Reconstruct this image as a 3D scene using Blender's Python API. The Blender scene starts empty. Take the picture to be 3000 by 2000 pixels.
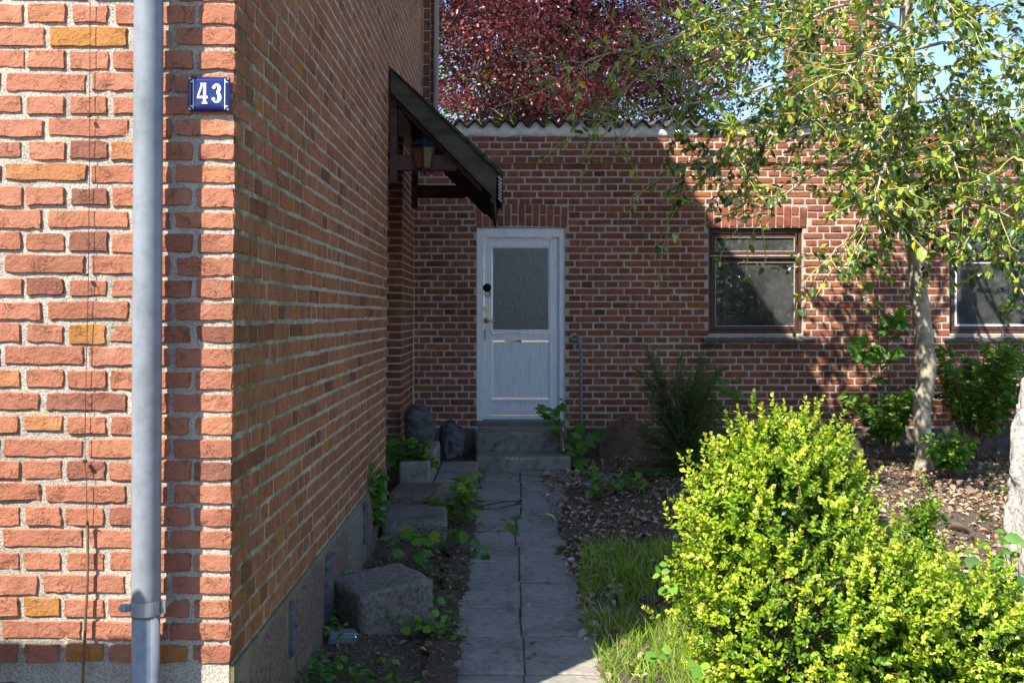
import bpy, math, random
import numpy as np
from mathutils import Vector, Matrix
R = math.radians
sc = bpy.context.scene
col = sc.collection
rs = np.random.RandomState(7)
random.seed(7)

# ------------------------------------------------------------------ camera
E = 1.38            # eye height above the path in front of the steps
F, CX, CY = 3060.0, 1478.0, 920.0     # focal length and vanishing point (photo pixels, 3000 wide)
cam_d = bpy.data.cameras.new('camera')
cam = bpy.data.objects.new('camera', cam_d); col.objects.link(cam)
cam.location = (0, 0, E); cam.rotation_euler = (R(90), 0, 0)
cam_d.sensor_width = 36; cam_d.lens = 36 * F / 3000
cam_d.shift_x = (1500 - CX) / 3000; cam_d.shift_y = -(1000 - CY) / 3000
cam_d.clip_end = 2000; cam_d.clip_start = 0.05
sc.camera = cam
# ------------------------------------------------------------------ light
AZ, EL = R(40.5), R(47)
wd = bpy.data.worlds.new('World'); sc.world = wd; wd.use_nodes = True
nt = wd.node_tree; nt.nodes.clear()
sky = nt.nodes.new('ShaderNodeTexSky'); sky.sky_type = 'NISHITA'; sky.sun_disc = False
sky.sun_elevation = EL; sky.sun_rotation = math.pi + AZ
sky.air_density = 0.85; sky.dust_density = 0.3; sky.ozone_density = 3.0; sky.altitude = 20
bg = nt.nodes.new('ShaderNodeBackground'); bg.inputs[1].default_value = 0.118
wo = nt.nodes.new('ShaderNodeOutputWorld')
nt.links.new(sky.outputs[0], bg.inputs[0]); nt.links.new(bg.outputs[0], wo.inputs[0])
sun_d = bpy.data.lights.new('sun', 'SUN'); sun_d.energy = 4.6; sun_d.angle = R(0.53); sun_d.color = (1, .94, .85)
sun = bpy.data.objects.new('sun', sun_d); col.objects.link(sun)
SD = Vector((math.sin(AZ) * math.cos(EL), math.cos(AZ) * math.cos(EL), -math.sin(EL)))
sun.rotation_euler = SD.to_track_quat('-Z', 'Y').to_euler(); sun.location = (-6, -6, 12)
vs = sc.view_settings
vs.view_transform = 'Standard'; vs.look = 'None'; vs.gamma = 1; vs.use_curve_mapping = False
vs.exposure = 1.4
sc.cycles.max_bounces = 4; sc.cycles.diffuse_bounces = 3; sc.cycles.glossy_bounces = 2; sc.cycles.transmission_bounces = 3; sc.cycles.transparent_max_bounces = 4

# ------------------------------------------------------------------ helpers
def P(x, y, Y):
    return np.array([(x - CX) * Y / F, Y, E - (y - CY) * Y / F])

def gz(X, Y):       # gentle fall of the ground towards the camera
    t = np.clip((9.0 - np.asarray(Y, float)) / 5.0, 0, 1.4)
    return -0.06 * t

def tag(o, label=None, cat=None, group=None, kind=None):
    if label: o['label'] = label
    if cat: o['category'] = cat
    if group: o['group'] = group
    if kind: o['kind'] = kind
    return o

def empty(name, loc=(0, 0, 0), rot=(0, 0, 0)):
    o = bpy.data.objects.new(name, None); col.objects.link(o)
    o.location = loc; o.rotation_euler = rot; o.empty_display_size = .1
    return o

def link(name, me, parent=None, loc=(0, 0, 0)):
    o = bpy.data.objects.new(name, me); col.objects.link(o); o.location = loc
    if parent is not None: o.parent = parent
    return o

def mesh(name, V, Fc, mat=None, tone=None, smooth=False):
    me = bpy.data.meshes.new(name)
    V = np.asarray(V, dtype=np.float32)
    if isinstance(Fc, np.ndarray):
        n, k = Fc.shape
        me.vertices.add(len(V)); me.vertices.foreach_set('co', V.ravel())
        me.loops.add(n * k); me.loops.foreach_set('vertex_index', Fc.ravel().astype(np.int32))
        me.polygons.add(n)
        me.polygons.foreach_set('loop_start', (np.arange(n) * k).astype(np.int32))
        me.polygons.foreach_set('loop_total', np.full(n, k, dtype=np.int32))
        me.update(calc_edges=True)
    else:
        me.from_pydata(V.tolist(), [], [tuple(int(i) for i in f) for f in Fc]); me.update()
    if tone is not None:
        a = me.attributes.new('tone', 'FLOAT', 'POINT')
        t = np.asarray(tone, dtype=np.float32)
        if t.ndim == 0: t = np.full(len(V), float(t), dtype=np.float32)
        a.data.foreach_set('value', t)
    if smooth: me.polygons.foreach_set('use_smooth', np.ones(len(me.polygons), dtype=bool))
    if mat: me.materials.append(mat)
    return me

class MB:
    def __init__(s): s.V = []; s.F = []; s.T = []; s.n = 0
    def add(s, V, Fc, tone=0.5):
        V = np.asarray(V, float); s.V.append(V); n = s.n
        s.F.extend([tuple(int(i) + n for i in f) for f in Fc])
        s.T.append(np.full(len(V), tone) if np.ndim(tone) == 0 else np.asarray(tone)); s.n += len(V); return s
    def box(s, a, b, bev=0.0, tone=0.5):
        V, Fc = boxgeo(a, b, bev); return s.add(V, Fc, tone)
    def tube(s, pts, r, sides=8, tone=0.5, cap=True):
        V, Fc = tubegeo(pts, r, sides, cap); return s.add(V, Fc, tone)
    def build(s, name, mat, parent=None, smooth=False, loc=(0, 0, 0)):
        me = mesh(name, np.vstack(s.V) - np.asarray(loc), s.F, mat, np.concatenate(s.T), smooth)
        return link(name, me, parent, loc)

def boxgeo(a, b, bev=0.0):
    a = np.minimum(a, b) * 1.0, np.maximum(a, b) * 1.0
    lo, hi = a
    bev = min(bev, *(0.45 * (hi - lo)))
    if bev <= 0:
        V = [(x, y, z) for z in (lo[2], hi[2]) for y in (lo[1], hi[1]) for x in (lo[0], hi[0])]
        return np.array(V), [(0, 2, 3, 1), (4, 5, 7, 6), (0, 1, 5, 4), (2, 6, 7, 3), (0, 4, 6, 2), (1, 3, 7, 5)]
    V = []; idx = {}
    for sx in (0, 1):
        for sy in (0, 1):
            for sz in (0, 1):
                c = np.array([(lo, hi)[sx][0], (lo, hi)[sy][1], (lo, hi)[sz][2]])
                d = np.array([1 - 2 * sx, 1 - 2 * sy, 1 - 2 * sz]) * bev
                for ax in range(3):
                    p = c + d; p[ax] = c[ax]
                    idx[(sx, sy, sz, ax)] = len(V); V.append(p)
    Fc = []
    for ax in range(3):
        o = [i for i in range(3) if i != ax]
        for sgn in (0, 1):
            f = []
            for (p, q) in ((0, 0), (1, 0), (1, 1), (0, 1)):
                k = [0, 0, 0]; k[ax] = sgn; k[o[0]] = p; k[o[1]] = q; f.append(idx[(*k, ax)])
            flip = (sgn == 0) != (ax == 1)
            Fc.append(tuple(reversed(f)) if flip else tuple(f))
    for ax in range(3):
        o = [i for i in range(3) if i != ax]
        for p in (0, 1):
            for q in (0, 1):
                k0 = [0, 0, 0]; k1 = [0, 0, 0]; k1[ax] = 1
                for k in (k0, k1): k[o[0]] = p; k[o[1]] = q
                Fc.append((idx[(*k0, o[0])], idx[(*k1, o[0])], idx[(*k1, o[1])], idx[(*k0, o[1])]))
    for k in [(x, y, z) for x in (0, 1) for y in (0, 1) for z in (0, 1)]:
        Fc.append((idx[(*k, 0)], idx[(*k, 1)], idx[(*k, 2)]))
    return np.array(V), Fc

def tubegeo(pts, r, sides=8, cap=True):
    pts = np.asarray(pts, float); n = len(pts)
    r = np.full(n, r) if np.ndim(r) == 0 else np.asarray(r, float)
    d = np.gradient(pts, axis=0); d /= np.linalg.norm(d, axis=1)[:, None] + 1e-9
    ref = np.array([0, 0, 1.0]) if abs(d[0][2]) < .9 else np.array([1.0, 0, 0])
    V = []
    a = np.arange(sides) / sides * 2 * math.pi
    for i in range(n):
        u = ref - d[i] * (ref @ d[i]); u /= np.linalg.norm(u) + 1e-9; ref = u
        w = np.cross(d[i], u)
        V.append(pts[i] + r[i] * (np.cos(a)[:, None] * u + np.sin(a)[:, None] * w))
    Fc = []
    for i in range(n - 1):
        for j in range(sides):
            k = (j + 1) % sides
            Fc.append((i * sides + j, i * sides + k, (i + 1) * sides + k, (i + 1) * sides + j))
    if cap:
        Fc.append(tuple(range(sides - 1, -1, -1))); Fc.append(tuple((n - 1) * sides + j for j in range(sides)))
    return np.vstack(V), Fc

def smoothpath(pts, n=24):      # Catmull-Rom
    p = np.asarray(pts, float); p = np.vstack([2 * p[0] - p[1], p, 2 * p[-1] - p[-2]])
    m = len(p) - 3; out = []
    for t in np.linspace(0, m - 1e-6, n):
        i = int(t); f = t - i; a, b, c, d = p[i:i + 4]
        out.append(.5 * (2 * b + (c - a) * f + (2 * a - 5 * b + 4 * c - d) * f * f + (3 * b - a - 3 * c + d) * f ** 3))
    return np.array(out)

def hsh(i):
    i = i.astype(np.int64)
    h = (i[..., 0] * 374761393 + i[..., 1] * 668265263 + i[..., 2] * 2147483647) & 0x7fffffff
    h = ((h ^ (h >> 13)) * 1274126177) & 0x7fffffff
    return ((h ^ (h >> 16)) & 0xffff) / 65535.0

def vnoise(p):
    p = np.asarray(p, float); i = np.floor(p); f = p - i; f = f * f * (3 - 2 * f); o = 0
    for dx in (0, 1):
        for dy in (0, 1):
            for dz in (0, 1):
                w = (f[..., 0] if dx else 1 - f[..., 0]) * (f[..., 1] if dy else 1 - f[..., 1]) * (f[..., 2] if dz else 1 - f[..., 2])
                o = o + w * hsh(i + np.array([dx, dy, dz]))
    return o * 2 - 1

def fbm(p, oct=4):
    p = np.asarray(p, float); o = 0; a = 1
    for k in range(oct): o = o + a * vnoise(p * 2 ** k + 17.3 * k); a *= .5
    return o

# ------------------------------------------------------------------ materials
def new_mat(name):
    m = bpy.data.materials.new(name); m.use_nodes = True
    n = m.node_tree; b = n.nodes['Principled BSDF']
    return m, n, b
def N(n, t, **k):
    x = n.nodes.new(t)
    for a, v in k.items(): setattr(x, a, v)
    return x
def ramp(n, fac, stops, interp='LINEAR'):
    r = N(n, 'ShaderNodeValToRGB'); r.color_ramp.interpolation = interp
    e = r.color_ramp.elements
    while len(e) < len(stops): e.new(0.5)
    for s, (p, c) in zip(e, stops): s.position = p; s.color = (*c, 1) if len(c) == 3 else c
    n.links.new(fac, r.inputs[0]); return r
def noise(n, vec, scale, detail=4, rough=.6, dist=0):
    x = N(n, 'ShaderNodeTexNoise'); x.inputs['Scale'].default_value = scale; x.inputs['Detail'].default_value = detail
    x.inputs['Roughness'].default_value = rough; x.inputs['Distortion'].default_value = dist
    if vec is not None: n.links.new(vec, x.inputs['Vector'])
    return x
def mixc(n, fac, a, b, mode='MIX'):
    x = N(n, 'ShaderNodeMix', data_type='RGBA', blend_type=mode)
    for s, v in ((0, fac), (6, a), (7, b)):
        if hasattr(v, 'is_output'): n.links.new(v, x.inputs[s])
        elif s == 0: x.inputs[0].default_value = v
        else: x.inputs[s].default_value = (*v, 1)
    return x.outputs[2]
def math_(n, op, a, b=0.0, clamp=False):
    x = N(n, 'ShaderNodeMath', operation=op); x.use_clamp = clamp
    for s, v in ((0, a), (1, b)):
        if hasattr(v, 'is_output'): n.links.new(v, x.inputs[s])
        else: x.inputs[s].default_value = v
    return x.outputs[0]
def bump(n, b, h, strength, dist):
    x = N(n, 'ShaderNodeBump'); x.inputs['Strength'].default_value = strength; x.inputs['Distance'].default_value = dist
    n.links.new(h, x.inputs['Height']); n.links.new(x.outputs[0], b.inputs['Normal']); return x
def wpos(n):      # world position
    return N(n, 'ShaderNodeNewGeometry').outputs['Position']

def stained(n, p, c, amt, scale=2.6):      # broad weathering stains
    a = ramp(n, noise(n, p, scale, 6, .72, .5).outputs['Fac'], [(.32, (.42, .43, .36)), (.5, (.92, .92, .9)), (.68, (1.15, 1.14, 1.12))]).outputs[0]
    return mixc(n, amt, c, a, 'MULTIPLY')

def brick_mat(name, stops, moss=False, spec=.2):
    m, n, b = new_mat(name); p = wpos(n)
    t = N(n, 'ShaderNodeAttribute', attribute_name='tone').outputs['Fac']
    base = ramp(n, t, stops).outputs[0]
    n1 = noise(n, p, 14, 5, .65).outputs['Fac']; n2 = noise(n, p, 90, 4, .7).outputs['Fac']
    c = mixc(n, math_(n, 'MULTIPLY', n1, .75), base, tuple(.62 * x for x in stops[len(stops) // 2][1]), 'MIX')
    c = mixc(n, .45, c, ramp(n, n2, [(.25, (.55, .52, .5)), (.55, (1, 1, 1)), (.8, (1.25, 1.2, 1.15))]).outputs[0], 'MULTIPLY')
    soot = ramp(n, noise(n, p, 33, 6, .8).outputs['Fac'], [(.6, (0, 0, 0)), (.78, (1, 1, 1))]).outputs[0]
    c = mixc(n, math_(n, 'MULTIPLY', soot, .45), c, (.07, .045, .035))
    pale = ramp(n, noise(n, p, 9, 3, .6).outputs['Fac'], [(.55, (0, 0, 0)), (.75, (1, 1, 1))]).outputs[0]
    c = mixc(n, math_(n, 'MULTIPLY', pale, .3), c, (.52, .33, .25))
    if moss:
        sx = N(n, 'ShaderNodeSeparateXYZ'); n.links.new(p, sx.inputs[0])
        near = N(n, 'ShaderNodeMapRange'); n.links.new(sx.outputs[1], near.inputs[0])
        near.inputs[1].default_value = 3; near.inputs[2].default_value = 4.1; near.inputs[3].default_value = .4; near.inputs[4].default_value = 0
        mo = ramp(n, noise(n, p, 5, 5, .7).outputs['Fac'], [(.4, (0, 0, 0)), (.62, (1, 1, 1))]).outputs[0]
        c = mixc(n, math_(n, 'MULTIPLY', mo, near.outputs[0]), c, (.11, .085, .02))
    c = stained(n, p, c, .55, 1.7)
    n.links.new(c, b.inputs['Base Color']); b.inputs['Roughness'].default_value = .88
    b.inputs['Specular IOR Level'].default_value = spec
    rd = noise(n, p, 26, 4, .6, .9).outputs['Fac']
    ridge = math_(n, 'ABSOLUTE', math_(n, 'SUBTRACT', rd, .5))
    msk = ramp(n, noise(n, p, 17, 2, .5).outputs['Fac'], [(.5, (0, 0, 0)), (.62, (1, 1, 1))]).outputs[0]
    ridge = math_(n, 'MULTIPLY', ramp(n, ridge, [(0, (1, 1, 1)), (.03, (0, 0, 0))]).outputs[0], math_(n, 'MULTIPLY', msk, -.9))
    h = math_(n, 'ADD', ridge, math_(n, 'ADD', math_(n, 'MULTIPLY', n2, 1.1), math_(n, 'MULTIPLY', noise(n, p, 420, 3).outputs['Fac'], .35)))
    bump(n, b, h, .95, .005); return m

BR = [(0, (.17, .07, .055)), (.14, (.33, .13, .085)), (.4, (.46, .18, .105)), (.62, (.52, .215, .13)), (.82, (.53, .225, .095)), (.93, (.55, .25, .045)), (1, (.30, .12, .085))]
M_front = brick_mat('sunlit_red_brick', BR, False)
M_side = brick_mat('shaded_mossy_red_brick', [(p, (c[0] * .84, c[1] * .80, c[2] * .62)) for p, c in BR], True)  # front brick palette darkened and warmed to look shaded, with real moss on top
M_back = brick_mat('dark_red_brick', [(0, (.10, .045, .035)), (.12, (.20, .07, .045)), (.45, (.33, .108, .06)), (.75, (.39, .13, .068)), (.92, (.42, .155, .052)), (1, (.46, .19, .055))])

def mortar_mat(name, light, dark, moss=0.0):
    m, n, b = new_mat(name); p = wpos(n)
    f = noise(n, p, 190, 6, .8).outputs['Fac']; g = noise(n, p, 11, 4, .6).outputs['Fac']
    c = ramp(n, f, [(.34, tuple(.35 * x for x in dark)), (.44, dark), (.54, light), (.68, tuple(min(.95, 1.2 * x) for x in light))]).outputs[0]
    c = mixc(n, .5, c, ramp(n, g, [(.3, (.62, .6, .56)), (.65, (1.05, 1.03, 1))]).outputs[0], 'MULTIPLY')
    if moss:
        sx = N(n, 'ShaderNodeSeparateXYZ'); n.links.new(p, sx.inputs[0])
        near = N(n, 'ShaderNodeMapRange'); n.links.new(sx.outputs[1], near.inputs[0])
        near.inputs[1].default_value = 3; near.inputs[2].default_value = 4.6; near.inputs[3].default_value = moss; near.inputs[4].default_value = 0.04
        mo = ramp(n, noise(n, p, 7, 5, .7).outputs['Fac'], [(.38, (0, 0, 0)), (.58, (1, 1, 1))]).outputs[0]
        c = mixc(n, math_(n, 'MULTIPLY', mo, near.outputs[0]), c, (.13, .12, .015))
    c = stained(n, p, c, .55, 1.9)
    n.links.new(c, b.inputs['Base Color']); b.inputs['Roughness'].default_value = .95; b.inputs['Specular IOR Level'].default_value = .1
    h = math_(n, 'ADD', f, math_(n, 'MULTIPLY', noise(n, p, 120, 4, .7).outputs['Fac'], 1.2))
    bump(n, b, h, .9, .005); return m
M_mortF = mortar_mat('coarse_cream_mortar', (.62, .575, .49), (.40, .36, .295))
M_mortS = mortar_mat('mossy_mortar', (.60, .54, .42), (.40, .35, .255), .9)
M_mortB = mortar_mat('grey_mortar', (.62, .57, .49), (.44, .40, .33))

def plain(name, colr, rough=.6, spec=.4, metal=0, var=.25, scale=12, bmp=.15, bd=.002, bscale=60, dark=None, streak=None, stain=0):
    m, n, b = new_mat(name); p = wpos(n)
    vec = p
    if streak:
        mp = N(n, 'ShaderNodeMapping'); mp.inputs['Scale'].default_value = streak; n.links.new(p, mp.inputs[0]); vec = mp.outputs[0]
    f = noise(n, vec, scale, 6, .65).outputs['Fac']
    d = dark or tuple(x * (1 - var * 1.6) for x in colr)
    c = ramp(n, f, [(.3, d), (.5, colr), (.72, tuple(min(.95, x * (1 + var)) for x in colr))]).outputs[0]
    if stain: c = stained(n, p, c, stain)
    n.links.new(c, b.inputs['Base Color']); b.inputs['Roughness'].default_value = rough
    b.inputs['Specular IOR Level'].default_value = spec; b.inputs['Metallic'].default_value = metal
    if bmp:
        bump(n, b, noise(n, vec, bscale, 5, .7).outputs['Fac'], bmp, bd)
    return m

def leaf_mat(name, stops, rough=.4, spec=.5, trans=.35, tcol=None):
    m, n, b = new_mat(name)
    t = N(n, 'ShaderNodeAttribute', attribute_name='tone').outputs['Fac']
    c = ramp(n, t, stops).outputs[0]
    g = N(n, 'ShaderNodeNewGeometry')
    c2 = mixc(n, math_(n, 'MULTIPLY', g.outputs['Backfacing'], .35), c, tuple(min(.8, x * 1.15 + .03) for x in stops[len(stops) // 2][1]))
    n.links.new(c2, b.inputs['Base Color']); b.inputs['Roughness'].default_value = rough; b.inputs['Specular IOR Level'].default_value = spec
    tr = N(n, 'ShaderNodeBsdfTranslucent')
    tm = mixc(n, 1.0, c, tcol or (1.25, 1.2, .5), 'MULTIPLY'); n.links.new(tm, tr.inputs[0])
    mx = N(n, 'ShaderNodeMixShader'); mx.inputs[0].default_value = trans
    n.links.new(b.outputs[0], mx.inputs[1]); n.links.new(tr.outputs[0], mx.inputs[2])
    n.links.new(mx.outputs[0], n.nodes['Material Output'].inputs[0]); return m

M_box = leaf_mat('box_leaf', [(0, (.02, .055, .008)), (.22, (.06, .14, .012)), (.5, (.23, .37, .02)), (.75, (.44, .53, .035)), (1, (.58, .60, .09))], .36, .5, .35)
M_holly = leaf_mat('holly_leaf', [(0, (.018, .05, .015)), (.35, (.035, .085, .018)), (.66, (.10, .19, .03)), (.84, (.28, .38, .045)), (.93, (.42, .42, .035)), (.97, (.60, .43, .02)), (1, (.65, .38, .02))], .18, .8, .24)
M_beech = leaf_mat('copper_beech_leaf', [(0, (.022, .008, .011)), (.4, (.07, .018, .022)), (.7, (.17, .035, .038)), (.9, (.32, .085, .075)), (1, (.45, .2, .15))], .35, .6, .35, (1.3, .8, .7))
M_green = leaf_mat('green_leaf', [(0, (.03, .08, .015)), (.35, (.06, .16, .022)), (.65, (.11, .26, .03)), (.9, (.19, .36, .045)), (1, (.30, .43, .06))], .5, .35, .4)
M_yew = leaf_mat('yew_needle', [(0, (.05, .10, .04)), (.5, (.10, .20, .065)), (.85, (.16, .28, .08)), (1, (.5, .42, .1))], .5, .35, .25)
M_grass = leaf_mat('grass_blade', [(0, (.07, .15, .018)), (.5, (.17, .32, .025)), (.8, (.32, .44, .05)), (.93, (.5, .48, .18)), (1, (.6, .52, .3))], .5, .35, .4)
M_litter = leaf_mat('dry_leaf', [(0, (.06, .038, .024)), (.3, (.20, .125, .08)), (.6, (.40, .28, .19)), (.84, (.56, .44, .31)), (.93, (.5, .44, .06)), (1, (.68, .62, .54))], .8, .2, .15, (1, .9, .7))
M_flower = leaf_mat('flower', [(0, (.75, .68, .05)), (.4, (.8, .62, .02)), (.6, (.75, .72, .55)), (1, (.8, .78, .66))], .6, .3, .3, (1, 1, .9))
M_bark = plain('grey_green_bark', (.36, .32, .235), .9, .15, 0, .4, 16, .6, .006, 45, (.13, .125, .075))
M_twig = plain('yellow_green_twig', (.42, .36, .13), .8, .2, 0, .4, 20, 0)
M_stem = plain('brown_stem', (.17, .10, .06), .85, .2, 0, .4, 20, 0)
M_dbark = plain('dark_bark', (.07, .05, .04), .9, .1, 0, .4, 10, .3)
M_zinc = plain('painted_grey_zinc', (.205, .228, .25), .42, .5, .0, .14, 20, .10, .002, 14, None, None, .35)
M_band = plain('pale_zinc_band', (.30, .32, .335), .4, .5, .25, .15, 30, .1, .001)
M_wire = plain('brown_wire', (.045, .03, .025), .7, .3, 0, .4, 40, 0)
M_navy = plain('navy_enamel', (.010, .016, .12), .12, .6, 0, .06, 8, 0)
M_wenam = plain('white_enamel', (.80, .80, .80), .15, .6, 0, .03, 8, 0)
M_steel = plain('grey_steel', (.25, .26, .28), .35, .5, .8, .2, 60, 0)
M_wpaint = plain('flaking_white_paint', (.80, .80, .79), .55, .4, 0, .03, 24, .3, .003, 90, (.68, .67, .65), (1.2, 1.2, .3))
M_wpaintb = plain('weathered_board_paint', (.74, .74, .73), .6, .35, 0, .06, 40, .45, .003, 60, (.60, .59, .57), (1.6, 1.6, .14))
M_thresh = plain('bare_threshold_wood', (.20, .17, .135), .8, .2, 0, .3, 30, .4, .003, 60, None, (.2, 1, 1))
M_brown = plain('brown_window_wood', (.075, .034, .022), .5, .4, 0, .3, 30, .3, .002, 60, None, (1, 1, .3))
M_putty = plain('pale_bare_wood', (.46, .40, .33), .8, .2, 0, .3, 40, .3)
M_slate = plain('dark_slate_sill', (.075, .078, .085), .5, .4, 0, .3, 25, .25)
M_canopy = plain('weathered_canopy_board', (.068, .058, .044), .9, .15, 0, .4, 9, .5, .003, 45, (.035, .035, .02), (.35, 1, 1.2))
M_moss = plain('mossy_roof_felt', (.055, .055, .03), .95, .1, 0, .5, 22, .8, .006, 60)
M_cbrown = plain('peeling_brown_beam', (.07, .035, .025), .75, .25, 0, .45, 22, .4, .003, 50, None, (.3, 1, 1))
M_black = plain('black_lantern_iron', (.018, .019, .022), .5, .4, .3, .2, 40, .2)
M_lroof = plain('lantern_tin', (.06, .075, .10), .35, .5, .6, .3, 40, .2)
M_brass = plain('worn_brass', (.55, .38, .12), .3, .5, .9, .25, 60, 0)
M_iron = plain('black_iron', (.012, .01, .01), .6, .3, .3, .2, 60, .2)
M_rail = plain('galvanised_rail', (.16, .19, .22), .5, .4, .2, .3, 40, .2)
M_rust = plain('rusty_brown_disc', (.17, .095, .065), .85, .2, 0, .4, 8, .4, .004, 30, (.09, .052, .038), None, .5)
M_eternit = plain('grey_cement_sheet', (.085, .082, .078), .9, .15, 0, .4, 12, .4, .003)
M_whitewash = plain('whitewashed_mortar', (.80, .78, .73), .9, .1, 0, .08, 14, .5, .004, 60, (.58, .55, .5))
M_conc = plain('worn_concrete', (.26, .23, .195), .9, .15, 0, .3, 14, .5, .004, 70, (.12, .105, .085), None, .7)
M_plb = plain('dirty_plinth_render', (.12, .10, .08), .95, .1, 0, .4, 7, .5, .004, 70, (.05, .04, .03))
M_concw = plain('broken_concrete', (.42, .40, .36), .95, .1, 0, .35, 30, .9, .01, 60)
M_slab = plain('concrete_paving', (.29, .265, .235), .92, .12, 0, .2, 28, .5, .003, 190, (.19, .175, .155), None, .7)
M_gran = plain('reddish_granite', (.15, .108, .085), .85, .2, 0, .45, 60, .6, .005, 60)
M_granp = plain('grey_granite', (.19, .16, .135), .85, .2, 0, .5, 55, .8, .006, 60, (.06, .05, .042), None, .8)
M_grang = plain('pale_rough_granite', (.42, .40, .37), .9, .15, 0, .4, 45, 1.0, .02, 22, (.2, .18, .16))
M_boul = plain('dark_boulder', (.085, .086, .088), .75, .25, 0, .75, 16, .8, .01, 30, (.03, .03, .033), (1, 1, 2.2))
M_soil = plain('damp_soil', (.085, .06, .042), 1, .1, 0, .45, 14, 1.0, .03, 25, (.04, .028, .02))
M_joint = plain('mossy_joint_soil', (.12, .11, .06), 1, .05, 0, .5, 20, .8, .01, 60)
M_tile = plain('clay_roof_tile', (.22, .09, .06), .8, .2)
M_fence = plain('weathered_fence_board', (.24, .21, .18), .8, .2, 0, .3, 12, .4, .003, 50, None, (1, 1, .2))
M_dark = plain('dark_room', (.02, .018, .016), 1, 0, 0, 0, 5, 0)
M_curt = plain('pale_curtain', (.45, .43, .5), .9, .1, 0, .1)
M_alu = plain('white_inner_frame', (.62, .62, .60), .5, .4, 0, .12)

def glass_mat(name, dust, rough=.02, tint=(.02, .022, .022)):
    m, n, b = new_mat(name); p = wpos(n)
    out = n.nodes['Material Output']
    tr = N(n, 'ShaderNodeBsdfTransparent'); tr.inputs[0].default_value = (.55, .56, .55, 1)
    gl = N(n, 'ShaderNodeBsdfGlossy'); gl.inputs['Roughness'].default_value = rough
    fr = N(n, 'ShaderNodeFresnel'); fr.inputs[0].default_value = 1.5
    mx = N(n, 'ShaderNodeMixShader'); n.links.new(math_(n, 'MULTIPLY', fr.outputs[0], 1.6), mx.inputs[0])
    n.links.new(tr.outputs[0], mx.inputs[1]); n.links.new(gl.outputs[0], mx.inputs[2])
    df = N(n, 'ShaderNodeBsdfDiffuse'); df.inputs[0].default_value = (.42, .43, .42, 1)
    f1 = ramp(n, noise(n, p, 4.5, 6, .7, .4).outputs['Fac'], [(.35, (0, 0, 0)), (.75, (1, 1, 1))]).outputs[0]
    f2 = ramp(n, noise(n, p, 120, 4, .8).outputs['Fac'], [(.45, (.25, .25, .25)), (.75, (1, 1, 1))]).outputs[0]
    fac = math_(n, 'MULTIPLY', math_(n, 'ADD', math_(n, 'MULTIPLY', f1, f2), .18), dust)
    m2 = N(n, 'ShaderNodeMixShader'); n.links.new(fac, m2.inputs[0])
    n.links.new(mx.outputs[0], m2.inputs[1]); n.links.new(df.outputs[0], m2.inputs[2])
    n.links.new(m2.outputs[0], out.inputs[0]); return m
M_glass = glass_mat('dusty_window_glass', .36)
def reeded():
    m, n, b = new_mat('reeded_door_glass'); p = wpos(n)
    mp = N(n, 'ShaderNodeMapping'); mp.inputs['Scale'].default_value = (1, 1, .14); n.links.new(p, mp.inputs[0])
    b.inputs['Base Color'].default_value = (.075, .08, .09, 1); b.inputs['Roughness'].default_value = .16; b.inputs['Specular IOR Level'].default_value = .9
    h = math_(n, 'ADD', noise(n, mp.outputs[0], 130, 3, .6).outputs['Fac'], math_(n, 'MULTIPLY', noise(n, p, 60, 4).outputs['Fac'], .6))
    bump(n, b, h, .5, .006); return m
M_reed = reeded()
def amber(name, c):
    m, n, b = new_mat(name); b.inputs['Base Color'].default_value = (*c, 1); b.inputs['Roughness'].default_value = .35
    b.inputs['Transmission Weight'].default_value = .25
    bump(n, b, noise(n, wpos(n), 90, 3).outputs['Fac'], .5, .004); return m
M_amber = amber('amber_glass', (.10, .06, .008)); M_amber2 = amber('brown_glass', (.20, .07, .02))
def clear_glass():
    m, n, b = new_mat('clear_glass'); b.inputs['Base Color'].default_value = (.7, .8, .78, 1); b.inputs['Roughness'].default_value = .1
    b.inputs['Transmission Weight'].default_value = .8; return m
M_clear = clear_glass()
def ground_mat():
    m, n, b = new_mat('earth_ground'); p = wpos(n)
    f = noise(n, p, 3, 6, .7).outputs['Fac']; g = noise(n, p, 55, 6, .8).outputs['Fac']
    c = ramp(n, g, [(.25, (.06, .044, .032)), (.42, (.16, .12, .09)), (.58, (.27, .21, .165)), (.8, (.44, .36, .29))]).outputs[0]
    c = mixc(n, math_(n, 'MULTIPLY', f, .5), c, (.10, .085, .055))
    n.links.new(c, b.inputs['Base Color']); b.inputs['Roughness'].default_value = 1; b.inputs['Specular IOR Level'].default_value = .08
    bump(n, b, math_(n, 'ADD', g, noise(n, p, 160, 4, .8).outputs['Fac']), 1, .02); return m
M_ground = ground_mat()

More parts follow.
